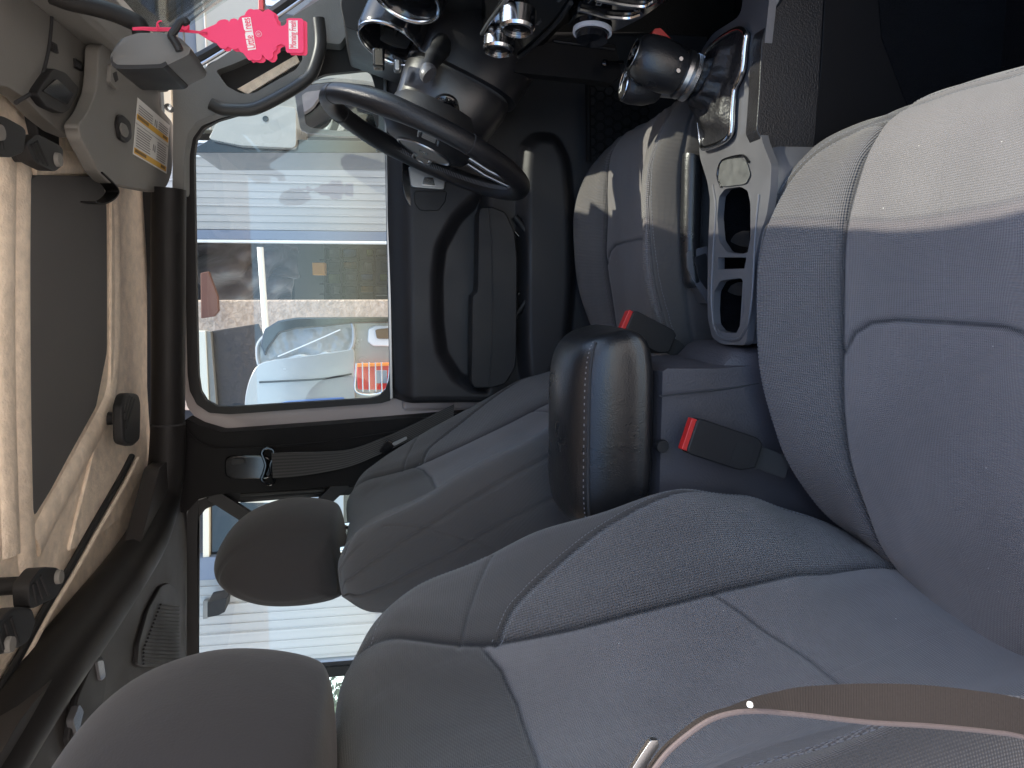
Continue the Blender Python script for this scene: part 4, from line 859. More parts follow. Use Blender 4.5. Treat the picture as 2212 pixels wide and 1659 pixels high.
# parking brake
pb = thing('parking_brake', 'long black parking brake lever lying along the far side of the cup holders', 'hand brake', tuple(at(1490, 600, Y=.085)))
bp = cat(ats([(1497, 336), (1495, 350), (1493, 420), (1491, 500), (1492, 560), (1500, 620)], Y=.095), 6)
tube('grip', bp, [.010] + [.0155] * (len(bp) - 2) + [.012], leather, pb, n=20)
prism('base_cover', rnd(ats([(1484, 544), (1530, 530), (1532, 600), (1530, 660), (1500, 610), (1486, 580)], Y=.08), .15), (0, .05, 0), silverp, pb, bevel=.008)
prism('base_slot', rnd(ats([(1500, 556), (1528, 545), (1530, 630), (1508, 600)], Y=.079), .2), (0, .004, 0), plastic, pb, bevel=.001)

# seat belt buckles ------------------------------------------------------
def buckle(c, ux, L_, w_, th_, label, stalk_to, nrm, extra=True):
    c = np.array(c); ux = np.array(ux, float); ux /= np.linalg.norm(ux); nz_ = np.array(nrm, float); nz_ -= ux * (nz_ @ ux); nz_ /= np.linalg.norm(nz_); uy = np.cross(nz_, ux)
    t = thing('belt_buckle', label, 'belt buckle', tuple(c - ux * L_ / 2), 'seat belt buckles')
    o_ = [c + ux * a + uy * b + nz_ * th_ / 2 for a, b in ((L_ / 2, -w_ / 2), (L_ / 2, w_ / 2), (-L_ * .30, w_ / 2), (-L_ / 2, w_ * .30), (-L_ / 2, -w_ * .36), (-L_ * .40, -w_ / 2))]
    bd = prism('buckle_body', rnd(o_, .12), -nz_ * th_, plastic, t, bevel=.0035, seg=4)
    o_ = [c + ux * a + uy * b + nz_ * th_ * .36 for a, b in ((L_ / 2 + .0065, -w_ * .44), (L_ / 2 + .0065, w_ * .44), (L_ / 2 - .004, w_ * .44), (L_ / 2 - .004, -w_ * .44))]
    prism('release_button', o_, -nz_ * th_ * .58, red, t, bevel=.0012)
    o_ = [c + ux * a + uy * b + nz_ * th_ * .36 for a, b in ((L_ / 2 - .001, -w_ * .53), (L_ / 2 - .001, w_ * .53), (L_ / 2 - .003, w_ * .53), (L_ / 2 - .003, -w_ * .53))]
    o_ = [c + ux * a + uy * b + nz_ * (th_ / 2 + .0006) for a, b in ((-L_ * .12, -w_ * .26), (-L_ * .12, w_ * .30), (-L_ * .38, w_ * .30), (-L_ * .38, -w_ * .26))]
    if extra: prism('recess_pad', rnd(o_, .15), -nz_ * .001, rubber, bd, bevel=0)
    e_ = c - ux * L_ / 2; ribbon('stalk', [e_ + ux * .01, e_ - ux * .012, np.array(stalk_to)], [uy * w_ * .62, uy * w_ * .6, uy * w_ * .6], .006, belt_m, t)
    return t
c1 = at(1560, 962, Y=-.135); a1 = at(1487, 938, Y=-.135) - at(1632, 986, Y=-.135)
buckle(c1, a1, .098, .048, .022, 'black belt buckle with red button on the console side nearest the viewer', at(1700, 1010, Y=-.14), (0.1, -1, .12))
c2 = at(1398, 722, Y=.10); a2_ = at(1346, 704, Y=.10) - at(1436, 750, Y=.10)
buckle(c2, a2_, .080, .044, .030, 'black belt buckle with red button beside the armrest lid, belonging to the far seat', at(1500, 790, Y=.11), (.25, -.9, .2), False)

# passenger's shoulder belt, nearest the viewer ---------------------------
nb = thing('seat_belt', 'brownish seat belt looping before the nearest seat, its metal tongue at the bottom edge', 'seat belt', tuple(at(1800, 1520, Y=-.66)), 'seat belts')
te = [(1380, 1690), (1428, 1622), (1475, 1580), (1525, 1546), (1575, 1530), (1625, 1511), (1680, 1497), (1741, 1486), (1875, 1479), (2008, 1483), (2141, 1499), (2212, 1513), (2400, 1556)]
le = [(1388, 1694), (1434, 1630), (1481, 1587), (1532, 1553), (1585, 1537), (1641, 1534), (1690, 1538), (1741, 1543), (1875, 1558), (2008, 1566), (2141, 1579), (2212, 1591), (2400, 1640)]
tE = [at(x, y, Y=-.705) for x, y in te]; lE = [at(x, y, Y=-.726) for x, y in le]
tE, lE = cat(tE, 8), cat(lE, 8)
ribbon('webbing', [(a + b) / 2 for a, b in zip(tE, lE)], [a - b for a, b in zip(tE, lE)], .0018, belt_b, nb, uv=True)
tube('selvedge', [b + np.array((0, -.001, 0)) for b in lE], .0013, mat('selvedge', (.10, .075, .07), .8, bump=[('noise', 500, .5, .001)]), nb, n=8)
lathe('belt_stop', [(0, -.0018), (.001, -.0014), (.0016, 0), (.001, .0014), (0, .0018)], at(1620, 1522, Y=-.728), (0, 1, 0), paper, nb, n=14)
prism('metal_tongue', rnd(ats([(1348, 1690), (1384, 1632), (1406, 1600), (1421, 1600), (1424, 1612), (1400, 1650), (1386, 1690)], Y=-.722), .15), (0, .003, 0), satin, nb, bevel=.001)

# ------------------------------------------------------------------ dashboard
ds = thing('dashboard', 'black dashboard with round chrome ringed air vent, dials and switches', 'dashboard', (.6, 0, .8))
dpf = [(.47, 1.205), (.52, 1.222), (.95, 1.215), (.95, .60), (.62, .60), (.56, .84), (.50, .90), (.475, 1.0), (.455, 1.10), (.452, 1.18)]
prism('dash_body', [(x, -.66, z) for x, z in dpf], (0, 1.32, 0), plastic, ds, bevel=.012, seg=4)
pd = [(760, -80), (742, -40), (735, 10), (745, 58), (785, 72), (850, 98), (912, 118), (965, 104), (1010, 50), (1080, -20), (1100, -80)]
prism('vent_pod', rnd(ats(pd, Y=.39), .15), (0, .25, 0), plastic, ds, bevel=.015, seg=4)
VC = at(846, 88, Y=.345); vn = np.array((-.90, -.24, .34)); vn /= np.linalg.norm(vn)
VC2 = at(880, -14, Y=.16)
for vc_, R_ in ((VC, .056), (VC2, .052)):
    vt = lathe('air_vent', [(R_ + .006, .12), (R_ + .006, .0), (R_ + .003, -.006), (R_ - .002, -.006), (R_ - .006, .0), (R_ - .010, .040), (0, .042)], vc_, -vn, gloss, ds, n=48)
    ringq = latheVF([(R_, -.007)], vc_, -vn, n=64)[0]; tube('vent_ring', ringq, .0034, chrome, vt, n=10, closed=True)
    V, Fc = merge([prismVF([vc_ - vn * .022 + q for q in (np.array((0, -R_ * .8, k_)), np.array((0, R_ * .8, k_)), np.array((.012, R_ * .8, k_ - .004)), np.array((.012, -R_ * .8, k_ - .004)))], (0, 0, .002)) for k_ in (-.024, 0, .024)]); obj('vent_blade', V, Fc, plastic, vt)
box('light_switch', at(818, 128, Y=.31), (.03, .03, .02), gloss, ds, bevel=.004)
box('light_switch', at(858, 143, Y=.31), (.02, .02, .012), satin, ds, bevel=.004)
# climate and window switch panels (plane facing the rear)
def zk(l): return [(987.5 + x * .2083, y * .2083) for x, y in l]
PX = .375
cpn = prism('climate_panel', rnd(ats(zk([(250, 335), (330, 420), (640, 600), (780, 480), (1040, 240), (1180, 60), (1260, -80), (700, -300), (480, -60)]), X=PX), .08), (.05, 0, 0), gloss, ds, bevel=.004)
tube('panel_edge', cat(ats(zk([(255, 350), (330, 230), (470, 50), (600, -120)]), X=PX - .003), 5), .003, satin, ds, n=8)
tube('panel_edge', cat(ats(zk([(640, 590), (800, 470), (1030, 240), (1180, 30)]), X=PX - .003), 5), .0035, plastic, ds, n=8)
kax = np.array((-.86, -.12, -.5)) * .5 + np.array((-1, 0, .25)) * .5; kax /= np.linalg.norm(kax)
for (p0, rr_, hh) in (((640, 90), .024, .030), ((440, 370), .024, .024)):
    o_ = at(*zk([p0])[0], X=PX - .006); kx = at(*zk([(p0[0] - 6, p0[1] + 90)])[0], X=PX - .045) - o_
    kx = np.array((-.92, -.12, .10)); kx /= np.linalg.norm(kx)
    prof = [(rr_ * .85, 0), (rr_, .003), (rr_, hh - .004), (rr_ * .92, hh), (rr_ * .8, hh + .001), (rr_ * .78, hh - .004), (0, hh - .004)]
    kk = lathe('dial', prof, o_, kx, chrome, ds, n=28, angle=20)
    lathe('dial_face', [(0, hh - .003), (rr_ * .76, hh - .003), (rr_ * .7, hh - .005)], o_, kx, gloss, kk, n=24)
    V, Fc = merge([tubeVF([o_ + kx * (hh - .001) + np.array((0, .006 * (i - .5), .004)), o_ + kx * (hh - .001) + np.array((0, .006 * (i - .5) + .003, -.004))], .0006, n=5) for i in range(2)]); obj('dial_mark', V, Fc, lens, kk)
bt = []
for p_ in ((350, 300), (430, 300), (590, 360), (705, 375)): box('button', at(*zk([p_])[0], X=PX - .004), (.006, .012, .007), satin, ds, bevel=.002)
for i, s_ in enumerate(('AUTO', 'MODE', 'A/C')): text('button_text', s_, tuple(at(*zk([((850, 240), (770, 310), (1060, 10))[i]])[0], X=PX - .0015)), at(*zk([(900, 240)])[0], X=PX) - at(*zk([(850, 290)])[0], X=PX), (0, 0, 1), .0065, lens, ds)
swp = prism('switch_panel', rnd(ats(zk([(1150, 265), (1200, 190), (1330, 60), (1500, -120), (2300, -120), (2100, 60), (1900, 200), (1640, 330), (1400, 330)]), X=.36), .1), (.05, 0, 0), gloss, ds, bevel=.004)
for k_, l in enumerate(([(1262, 95), (1390, 125), (1530, 165), (1640, 180), (1790, 185), (1910, 150)], [(1440, -10), (1560, 15), (1680, 40), (1830, 60), (1960, 60), (2050, 10)])):
    tube('switch_rail', cat(ats(zk(l), X=.345), 5), .0032, chrome, swp, n=8)
    tube('switch_rail', cat(ats(zk([(x + 10, y - 42) for x, y in l]), X=.352), 5), .0045, gloss, swp, n=8)
for p_ in ((1470, 38), (1865, 98)):
    q_ = at(*zk([p_])[0], X=.344); text('window_symbol', '\u25ad', tuple(q_), (0, -1, .0), (0, 0, 1), .012, lens, swp, depth=.0002) if False else prism('window_symbol', [q_ + np.array((0, -a, b)) for a, b in ((-.006, -.004), (.006, -.003), (.005, .004), (-.005, .003))], (-.0005, 0, 0), lens, swp, bevel=0, holes=[[q_ + np.array((0, -a, b)) for a, b in ((-.004, -.002), (.0045, -.0015), (.0035, .0028), (-.0035, .002))]])
o_ = at(*zk([(1408, 240)])[0], X=.352); kx = np.array((-.95, -.1, .08)); kx /= np.linalg.norm(kx)
kk = lathe('dimmer_dial', [(.026, 0), (.026, .008), (.0235, .010), (.022, .010), (.021, .024), (0, .025)], o_, kx, gloss, ds, n=32, angle=20)
lathe('dial_ring', [(.0265, .0085), (.0265, .0140), (.0235, .0144), (.0235, .0085)], o_, kx, mat('ring_grey', (.5, .5, .52), .4), kk, n=32)
prism('hazard_tab', rnd(ats([(1404, 80), (1414, 62), (1427, 60), (1464, 99), (1444, 96)], Y=.06), .15), (0, .03, 0), red, ds, bevel=.003)
# knee trim and kick panel in the far footwell
kt = prism('knee_trim', rnd(ats([(1110, 156), (1118, 118), (1189, 90), (1205, 76), (1330, 96), (1338, 133), (1344, 164), (1321, 180), (1271, 172)], Y=.30), .05), (0, .03, 0), plastic2, ds, bevel=.004)
tube('trim_line', ats([(1196, 88), (1328, 106)], Y=.297), .003, plasticd, kt, n=8)
lathe('latch_ball', [(0, -.007), (.005, -.005), (.0075, 0), (.005, .005), (0, .007)], at(1306, 137, Y=.27), (0, 0, 1), gloss, ds, n=16)
tube('latch_stem', [at(1308, 137, Y=.27), at(1345, 135, Y=.29)], .003, gloss, ds, n=8)
# map net in the far door
hx = []
for i in range(8):
    for j in range(9):
        cx_ = 1278 + i * 19; cy_ = 196 + j * 22 + (11 if i % 2 else 0)
        if cx_ > 1395 + (cy_ - 190) * .1 or cy_ > 345: continue
        hx.append(tubeVF(ats([(cx_ + 11 * math.cos(k * math.pi / 3), cy_ + 11 * math.sin(k * math.pi / 3)) for k in range(6)], Y=.585), .0018, n=5, closed=True))
V, Fc = merge(hx); obj('storage_net', V, Fc, plastic2, door)
tube('net_rail', ats([(1270, 180), (1272, 350)], Y=.58), .006, plastic2, door, n=10)

# ------------------------------------------------------------------ steering wheel and column
WC = np.array((.247, .37, 1.156)); wn = np.array((-.916, 0, .40)); wn /= np.linalg.norm(wn); wx = np.array((0, 1., 0)); wz = np.cross(wn, wx); wz = wz if wz[2] > 0 else -wz
sw = thing('steering_wheel', 'black leather steering wheel with silver trimmed lower spoke and switch pods', 'steering wheel', tuple(WC))
def wp(a, r, h=0.0): return WC + r * (math.cos(a) * wx + math.sin(a) * wz) + wn * h
NR = 120; rimp = [wp(2 * math.pi * k / NR, .184) for k in range(NR)]
rr_ = [.0168 + .0022 * (math.exp(-((((2 * math.pi * k / NR - math.pi * .15) + math.pi) % (2 * math.pi) - math.pi) / .25) ** 2) + math.exp(-((((2 * math.pi * k / NR - math.pi * .85) + math.pi) % (2 * math.pi) - math.pi) / .25) ** 2)) for k in range(NR)]
rim = tube('rim', rimp, rr_, leather2, sw, n=22, closed=True, up=tuple(wn))
for a_ in (.62, 2.52, -.35, -2.79, 1.15, 1.99):
    tube('rim_joint', [wp(a_ + .004, .184), wp(a_ - .004, .184)], .0176, seamdark, rim, n=22, up=tuple(wn))
stt = []
for k in range(150):
    a_ = -2.7 + k * .0135 * 1.6
    if k % 1 == 0: stt.append(tubeVF([wp(a_, .1665, .004), wp(a_ + .006, .1668, -.004)], .0007, n=5))
V, Fc = merge(stt); obj('rim_stitching', V, Fc, thread, rim)
hub = lathe('hub_pad', [(0, .030), (.050, .029), (.074, .022), (.086, .006), (.090, -.02), (.084, -.045), (.0, -.05)], WC - wn * .018, wn, plastic, sw, n=48, angle=60)
lathe('badge_ring', [(.046, .0), (.049, .003), (.052, .002), (.053, -.002)], WC + wn * .0105, wn, satin, hub, n=48)
lathe('badge_plate', [(0, .0018), (.046, .0012), (.046, -.002)], WC + wn * .0105, wn, plasticg, hub, n=48)
text('badge_emblem', 'III', tuple(WC + wn * .0128), wx, wz, .022, chrome, hub, depth=.0006, bold=.0008)
def spoke(nm, a0, a1, w0, w1, m_=plastic):
    c0 = wp(a0, .060, -.012); c1 = wp(a1, .176, -.002); d_ = c1 - c0; s_ = np.cross(d_, wn); s_ /= np.linalg.norm(s_)
    return prism(nm, rnd([c0 - s_ * w0, c1 - s_ * w1, c1 + s_ * w1, c0 + s_ * w0], .08), -wn * .016, m_, sw, bevel=.005, seg=3)
spoke('side_spoke', 0.0, 0.02, .040, .030); s2 = spoke('side_spoke', math.pi, math.pi - .02, .040, .030)
for sg in (1, -1):
    c_ = [wp(0, r_ * sg, .006) + wz * z_ for r_, z_ in ((.085, -.018), (.085, .018), (.135, .016), (.135, -.014))]
    pdn = prism('switch_pod', rnd([c_[0], c_[1], c_[2], c_[3]], .2), -wn * .008, gloss, sw, bevel=.002)
    for k in range(3):
        q_ = wp(0, (.096 + k * .015) * sg, .0075); prism('thumb_button', [q_ + wz * a + wx * b for a, b in ((-.012, -.006), (.012, -.006), (.012, .006), (-.012, .006))], -wn * .003, plasticg, pdn, bevel=.001)
    tube('pod_trim', cat([c_[0] + wn * .001, c_[3] + wn * .001, c_[2] + wn * .001, c_[1] + wn * .001], 5), .0016, satin, pdn, n=8)
for sg in (1, -1):
    c0 = WC + wx * .024 * sg - wz * .06 - wn * .01; c1 = WC + wx * .028 * sg - wz * .176 - wn * .003
    tube('lower_spoke', [c0, (c0 + c1) / 2 + wn * .004, c1], .0055, satin if sg > 0 else satin, sw, n=14, flat=.7)
prism('spoke_web', rnd([WC + wx * a - wz * b - wn * .013 for a, b in ((-.022, .06), (.022, .06), (.026, .172), (-.026, .172))], .1), -wn * .008, plastic2, sw, bevel=.002)
# column shroud
sc = thing('steering_column', 'two part dark steering column shroud with ignition button and stalk behind the wheel', 'steering column', tuple(WC - wn * .2))
ca = -wn + np.array((0, 0, .0)); ca = ca / np.linalg.norm(ca)
colm = mat('column_plastic', (.011, .010, .011), .34, spec=.7, bump=PG)
def cring(h, a, b, dz_=0.0, e=2.6, n=44):
    o = WC + ca * h + wz * dz_
    return [o + wx * a * math.copysign(abs(math.cos(t)) ** (2 / e), math.cos(t)) + wz * b * math.copysign(abs(math.sin(t)) ** (2 / e), math.sin(t)) for t in np.linspace(0, 2 * math.pi, n, endpoint=False)]
loft('rear_shroud', [cring(.035, .060, .075, -.004), cring(.045, .068, .088, -.006), cring(.10, .075, .098, -.010), cring(.118, .074, .098, -.010), cring(.122, .06, .08, -.010)], colm, sc, angle=40)
loft('front_shroud', [cring(.124, .070, .092, -.012), cring(.128, .078, .104, -.014), cring(.19, .080, .106, -.022), cring(.235, .070, .096, -.026), cring(.26, .05, .07, -.026)], colm, sc, angle=40)
loft('shroud_gap', [cring(.118, .070, .093, -.011), cring(.130, .070, .093, -.012)], seamdark, sc)
loft('column_core', [cring(.0, .05, .055), cring(.05, .055, .06)], plastic, sc)
IG = at(962, 237, Y=.30); lathe('ignition_button', [(0, -.008), (.016, -.007), (.019, -.003), (.024, 0), (.024, .01), (0, .012)], IG, (.55, .75, -.1), gloss, sc, n=28)
tube('stalk', cat([at(955, 95, Y=.31), at(948, 110, Y=.29), at(935, 128, Y=.27), at(926, 150, Y=.25)], 5), [.018] * 5 + [.016] * 5 + [.013] * 6, rubber, sc, n=16)
tube('stalk_tip', cat([at(926, 150, Y=.25), at(924, 158, Y=.245), at(928, 163, Y=.243)], 4), [.0135] * 5 + [.0145] * 4, silverp, sc, n=16)

# ------------------------------------------------------------------ outside
def m_ground():
    M_ = mat('gravel', (.68, .57, .47), .9, bump=[('noise', 60, .8, .02)], var=.25, vscale=40); return M_
gr = m_ground()
g = obj('ground', [(-150, -150, 0), (150, -150, 0), (150, 150, 0), (-150, 150, 0)], [(0, 1, 2, 3)], gr, None, smooth=False); tag(g, None, None, kind='structure')
sid = mat('siding_white', (.43, .42, .40), .45, var=.04, vscale=2)
trimb = mat('trim_bluegrey', (.16, .19, .25), .5, var=.06, vscale=3)
trimw = mat('trim_white', (.80, .80, .78), .5)
BY = 3.5
def bx(y, x=630): return float(at(x, y, Y=BY)[0])
bl_ = thing('metal_building', 'white ribbed metal garage with blue grey trim seen through the far side windows', 'building', (.2, BY, 0))
def wallpanel(x0, x1, parent, nm='siding_panel', mtl=sid, z0=0, z1=3.2, Yb=BY, nrib=3):
    """ribbed sheet between x0 and x1: major ribs with minor swages"""
    x0, x1 = min(x0, x1), max(x0, x1); pitch = (x1 - x0) / nrib; pr_ = []
    for k in range(nrib):
        b = x0 + k * pitch
        for f, d in ((0, 0), (.03, -.018), (.09, -.018), (.12, 0), (.36, 0), (.37, -.010), (.40, -.010), (.41, 0), (.66, 0), (.67, -.010), (.70, -.010), (.71, 0)): pr_.append((b + f * pitch, Yb + d))
    pr_.append((x1, Yb)); fr_ = [(x, y, z0) for x, y in pr_]; tp_ = [(x, y, z1) for x, y in pr_]; n = len(pr_)
    V = fr_ + tp_ + [(x, Yb + .06, z0) for x, _ in pr_] + [(x, Yb + .06, z1) for x, _ in pr_]
    Fc = [(i, i + 1, n + i + 1, n + i) for i in range(n - 1)] + [(2 * n + i, 3 * n + i, 3 * n + i + 1, 2 * n + i + 1) for i in range(n - 1)] + [(0, n, 3 * n, 2 * n), (n - 1, 2 * n - 1, 4 * n - 1, 3 * n - 1)]
    return obj(nm, V, Fc, mtl, parent, angle=20)
def vstrip(nm, ya, yb, mtl, d=.02, z0=0, z1=3.2, Yb=BY):
    xa, xb = bx(ya), bx(yb); return box(nm, ((xa + xb) / 2, Yb - d / 2 + .02, (z0 + z1) / 2), (abs(xa - xb) - .002, d + .04, z1 - z0), mtl, bl_, bevel=.003)
vstrip('corner_trim', 312, 318, trimw, .05); vstrip('corner_trim', 318, 341, trimb, .04); vstrip('trim_bead', 341, 346, trimw, .03)
wallpanel(bx(346), bx(499), bl_)
vstrip('opening_trim', 499, 520, trimb, .04); vstrip('opening_trim', 520, 526, trimw, .05)
box('opening_header', (bx(600) - 3.0, BY + .03, 2.95), (6.9, .1, .5), sid, bl_, bevel=.004)
# far right part seen in the rear window
vstrip('opening_trim', 1188, 1236, trimb, .05)
wallpanel(bx(1236), bx(1425), bl_); vstrip('corner_trim', 1425, 1448, trimb, .04); vstrip('trim_bead', 1448, 1456, trimw, .05)
box('garage_floor', (bx(850), BY + 2.5, .03), (4.2, 4.9, .06), mat('concrete', (.25, .24, .22), .8, var=.15), bl_, bevel=0)
box('garage_back', (bx(850), BY + 4.6, 1.6), (6, .1, 3.2), mat('garage_inner', (.035, .035, .04), .8), bl_, bevel=0)
box('garage_side', (bx(512) + .25, BY + 2.4, 1.6), (.1, 4.6, 3.2), mat('garage_grey', (.20, .20, .19), .7), bl_, bevel=0)
box('garage_roof', (bx(850), BY + 2.3, 3.25), (6.5, 4.8, .1), trimb, bl_, bevel=0)
wf = box('window_frame', at(458, 1150, Y=BY - .02), (.05, .06, 1.2), trimw, bl_, bevel=.004) if False else None
wo = rnd(ats([(425, 1085), (425, 1228), (560, 1228), (560, 1085)], Y=BY - .03), .03); wi = ats([(452, 1085), (452, 1214), (560, 1214), (560, 1085)], Y=BY - .03)
prism('window_frame', ats([(438, 1080), (438, 1220), (640, 1220), (640, 1080)], Y=BY - .04), (0, .05, 0), mat('window_cream', (.78, .70, .55), .5), bl_, bevel=.003, holes=[ats([(452, 1086), (452, 1208), (632, 1208), (632, 1086)], Y=BY - .04)])
prism('window_pane', ats([(450, 1082), (450, 1212), (636, 1212), (636, 1082)], Y=BY - .0), (0, .01, 0), gloss, bl_, bevel=0)
wl = thing('wall_lamp', 'black box-shaped wall lamp on the white siding beside the headrests', 'wall lamp', tuple(at(460, 1318, Y=BY - .1)))
prism('lamp_housing', rnd(ats([(448, 1300), (490, 1292), (486, 1322), (470, 1330), (448, 1334)], Y=BY - .18), .1), (0, .14, 0), plasticd, wl, bevel=.006)
prism('mounting_plate', ats([(438, 1300), (449, 1298), (449, 1336), (438, 1338)], Y=BY - .05), (0, .04, 0), plasticg, wl, bevel=.002)
# draped cover, shelf, boxes in the open bay
tarp = mat('tarp_black', (.12, .105, .11), .45, bump=[('noise', 6, .5, .05)], sheen=.4)
tc_ = thing('vehicle_cover', 'black fabric cover draped over a tall load in the open garage bay', 'cover', tuple(at(520, 590, Y=4.3)))
n1, n2 = 60, 60; gy_ = np.linspace(528, 655, n1); V = []
for i, yy in enumerate(gy_):
    for j, s_ in enumerate(np.linspace(0, 1, n2)):
        x_l = 428 + (max(0, (yy - 590) / 60)) ** 2 * 30; x_r = 630 + (12 if yy < 600 else 0); xx = x_l + (x_r - x_l) * s_
        d_ = 4.3 - .25 * math.sin(math.pi * min(1, (yy - 500) / 150)) * math.sin(math.pi * (.2 + .8 * s_)) + .045 * math.sin((yy * .9 + xx * .75) / 11 + 1.5 * math.sin(xx / 30)) + .03 * math.sin((yy * 1.6 - xx * .3) / 13)
        V.append(at(xx, yy - 8 * math.sin(s_ * 3), Y=d_))
Fc = [(i * n2 + j, i * n2 + j + 1, (i + 1) * n2 + j + 1, (i + 1) * n2 + j) for i in range(n1 - 1) for j in range(n2 - 1)]
dc = obj('draped_cloth', V, Fc, tarp, tc_, angle=180); so_ = dc.modifiers.new('solid', 'SOLIDIFY'); so_.thickness = .02
def outbox(name, D_, Y, th, m_, label, cat__, grp=None):
    P_ = ats(D_, Y=Y); t = prism(name, P_, (0, th, 0), m_, None, bevel=.004); tag(t, label, cat__, grp); return t
sh_ = thing('storage_rack', 'dark storage rack crowded with tools inside the garage bay', 'rack', tuple(at(780, 590, Y=4.6)))
for y_ in (560, 586, 612, 634): prism('rack_post', ats([(690, y_), (845, y_), (845, y_ + 3), (690, y_ + 3)], Y=4.5), (0, .04, 0), plastic, sh_, bevel=0)
for x_ in (700, 735, 770, 806, 838): prism('shelf_board', ats([(x_, 535), (x_ + 4, 535), (x_ + 4, 652), (x_, 652)], Y=4.5), (0, .5, 0), plasticd, sh_, bevel=0)
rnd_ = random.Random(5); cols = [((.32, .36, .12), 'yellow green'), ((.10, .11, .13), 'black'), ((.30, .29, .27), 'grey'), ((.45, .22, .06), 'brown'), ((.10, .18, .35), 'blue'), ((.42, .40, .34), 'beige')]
k_ = 0
for x_ in (704, 739, 774, 810):
    for y_ in (538, 566, 592, 618):
        col_, cn = cols[(k_ * 5 + 2) % 6]; k_ += 1; h_ = rnd_.uniform(14, 30); w_ = rnd_.uniform(12, 22); x2 = {704: 735, 739: 770, 774: 806, 810: 838}[x_]
        P_ = ats([(x2 - h_, y_), (x2, y_), (x2, y_ + w_), (x2 - h_, y_ + w_)], Y=4.55)
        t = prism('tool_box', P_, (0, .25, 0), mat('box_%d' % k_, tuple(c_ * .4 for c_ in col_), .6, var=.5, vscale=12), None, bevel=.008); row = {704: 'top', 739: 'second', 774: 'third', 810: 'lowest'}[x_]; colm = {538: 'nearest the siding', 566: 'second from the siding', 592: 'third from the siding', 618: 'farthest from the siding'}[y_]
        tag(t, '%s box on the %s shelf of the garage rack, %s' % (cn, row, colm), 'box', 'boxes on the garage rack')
outbox('cardboard_box', [(674, 567), (701, 567), (701, 594), (675, 594)], 4.25, .2, mat('cardboard', (.62, .28, .05), .7), 'plain orange brown cardboard box hanging beside the garage rack', 'box')
outbox('roller_door', [(636, 528), (700, 528), (700, 650), (636, 650)], 5.0, .04, mat('door_grey', (.16, .16, .15), .6), 'plain grey inner door behind the orange box in the garage', 'door')
pil = mat('tan_reflection', (.46, .36, .29), .9, bump=[('noise', 40, .8, .02)], var=.22, vscale=30)
ow = thing('reflection_panel', 'added tan textured panel standing for a reflection between the open bay and the parked silver car', 'reflection panel', (bx(690), 3.3, 0))  # added block, stands in for a tan reflection on car glass
xa, xb = float(at(640, 648, Y=3.4)[0]), float(at(640, 880, Y=3.4)[0]); box('reflection_block', ((xa + xb) / 2, 3.45, 1.6), (abs(xa - xb), .12, 3.3), pil, ow, bevel=.01)
outbox('wooden_board', [(433, 590), (450, 586), (470, 640), (472, 672), (462, 684), (434, 688)], 3.2, .04, mat('wood_brown', (.14, .055, .035), .6), 'brown wooden board hanging high on the tan panel edge beside the black cover', 'board')
tube_l = tube('white_rail', [at(562, 534, Y=2.6), at(577, 752, Y=2.6)], .014, mat('tube_white', (.85, .82, .72), .4), None, n=12); tag(tube_l, 'slim white rail across the open garage bay above the silver car', 'rail')  # plain white rod, modelled as a rail without any lamp
bo = outbox('dark_panel', [(455, 716), (556, 700), (570, 730), (566, 780), (545, 880), (468, 880)], 3.1, .05, mat('panel_ribbed', (.018, .019, .024), .6, bump=[('noise', 30, .4, .02)]), 'black ribbed panel standing behind the parked silver car', 'panel')
outbox('white_post', [(418, 715), (444, 715), (452, 880), (430, 880)], 3.05, .05, mat('post_cream', (.62, .60, .52), .5), 'narrow cream post at the upper rear corner of the far door window', 'post')
outbox('grey_post', [(444, 716), (455, 716), (468, 880), (454, 880)], 3.06, .05, mat('post_grey', (.18, .18, .17), .6), 'narrow grey post beside the black panel in the far door window', 'post')
# parked silver off-road car, rear corner
sc_ = thing('parked_car', 'parked silver off-road car with clear soft top window and caged red tail light', 'car', tuple(at(700, 800, Y=2.2) * np.array((1, 1, 0))))
CYY = 2.2
carp = mat('car_silver', (.42, .41, .39), .25, metal=.4, coat=.6, var=.05, vscale=5)
pb_ = cat([np.array(p + (0,)) for p in [(528, 900), (530, 855), (541, 815), (560, 787), (600, 776), (680, 766), (748, 756), (762, 752)]], 5)
body_o = [at(p[0], p[1], Y=CYY) for p in pb_] + ats([(766, 760), (768, 880), (768, 960), (528, 980)], Y=CYY)
prism('rear_quarter', body_o, (0, .35, 0), carp, sc_, bevel=.05, seg=6)
wv_ = cat([np.array(p + (0,)) for p in [(562, 790), (556, 750), (572, 726), (600, 712), (640, 703), (700, 700), (756, 692), (762, 745), (735, 768), (705, 762), (680, 772), (650, 768), (620, 776), (590, 780)]], 5, closed=True)
prism('soft_top_window', [at(p[0], p[1], Y=CYY + .02) for p in wv_], (0, .012, 0), mat('vinyl_shiny', (.30, .30, .29), .10, coat=.8, bump=[('noise', 5, 1.0, .12)], var=.35, vscale=4), sc_, bevel=.004)
tube('window_piping', [at(p[0], p[1], Y=CYY + .01) for p in wv_], .008, carp, sc_, n=8, closed=True)
tube('crease', cat(ats([(600, 770), (660, 745), (735, 712)], Y=CYY), 5), .0028, trimw, sc_, n=8)
tube('body_crease', cat(ats([(560, 826), (640, 822), (700, 818), (760, 808)], Y=CYY - .004), 5), .004, plasticd, sc_, n=8)
prism('soft_top', [at(x, y, Y=CYY - .01) for x, y in [(562, 745), (570, 712), (600, 693), (640, 686), (845, 685), (845, 698), (760, 699), (700, 706), (640, 711), (604, 720), (582, 750), (572, 770)]], (0, .05, 0), gloss, sc_, bevel=.008)
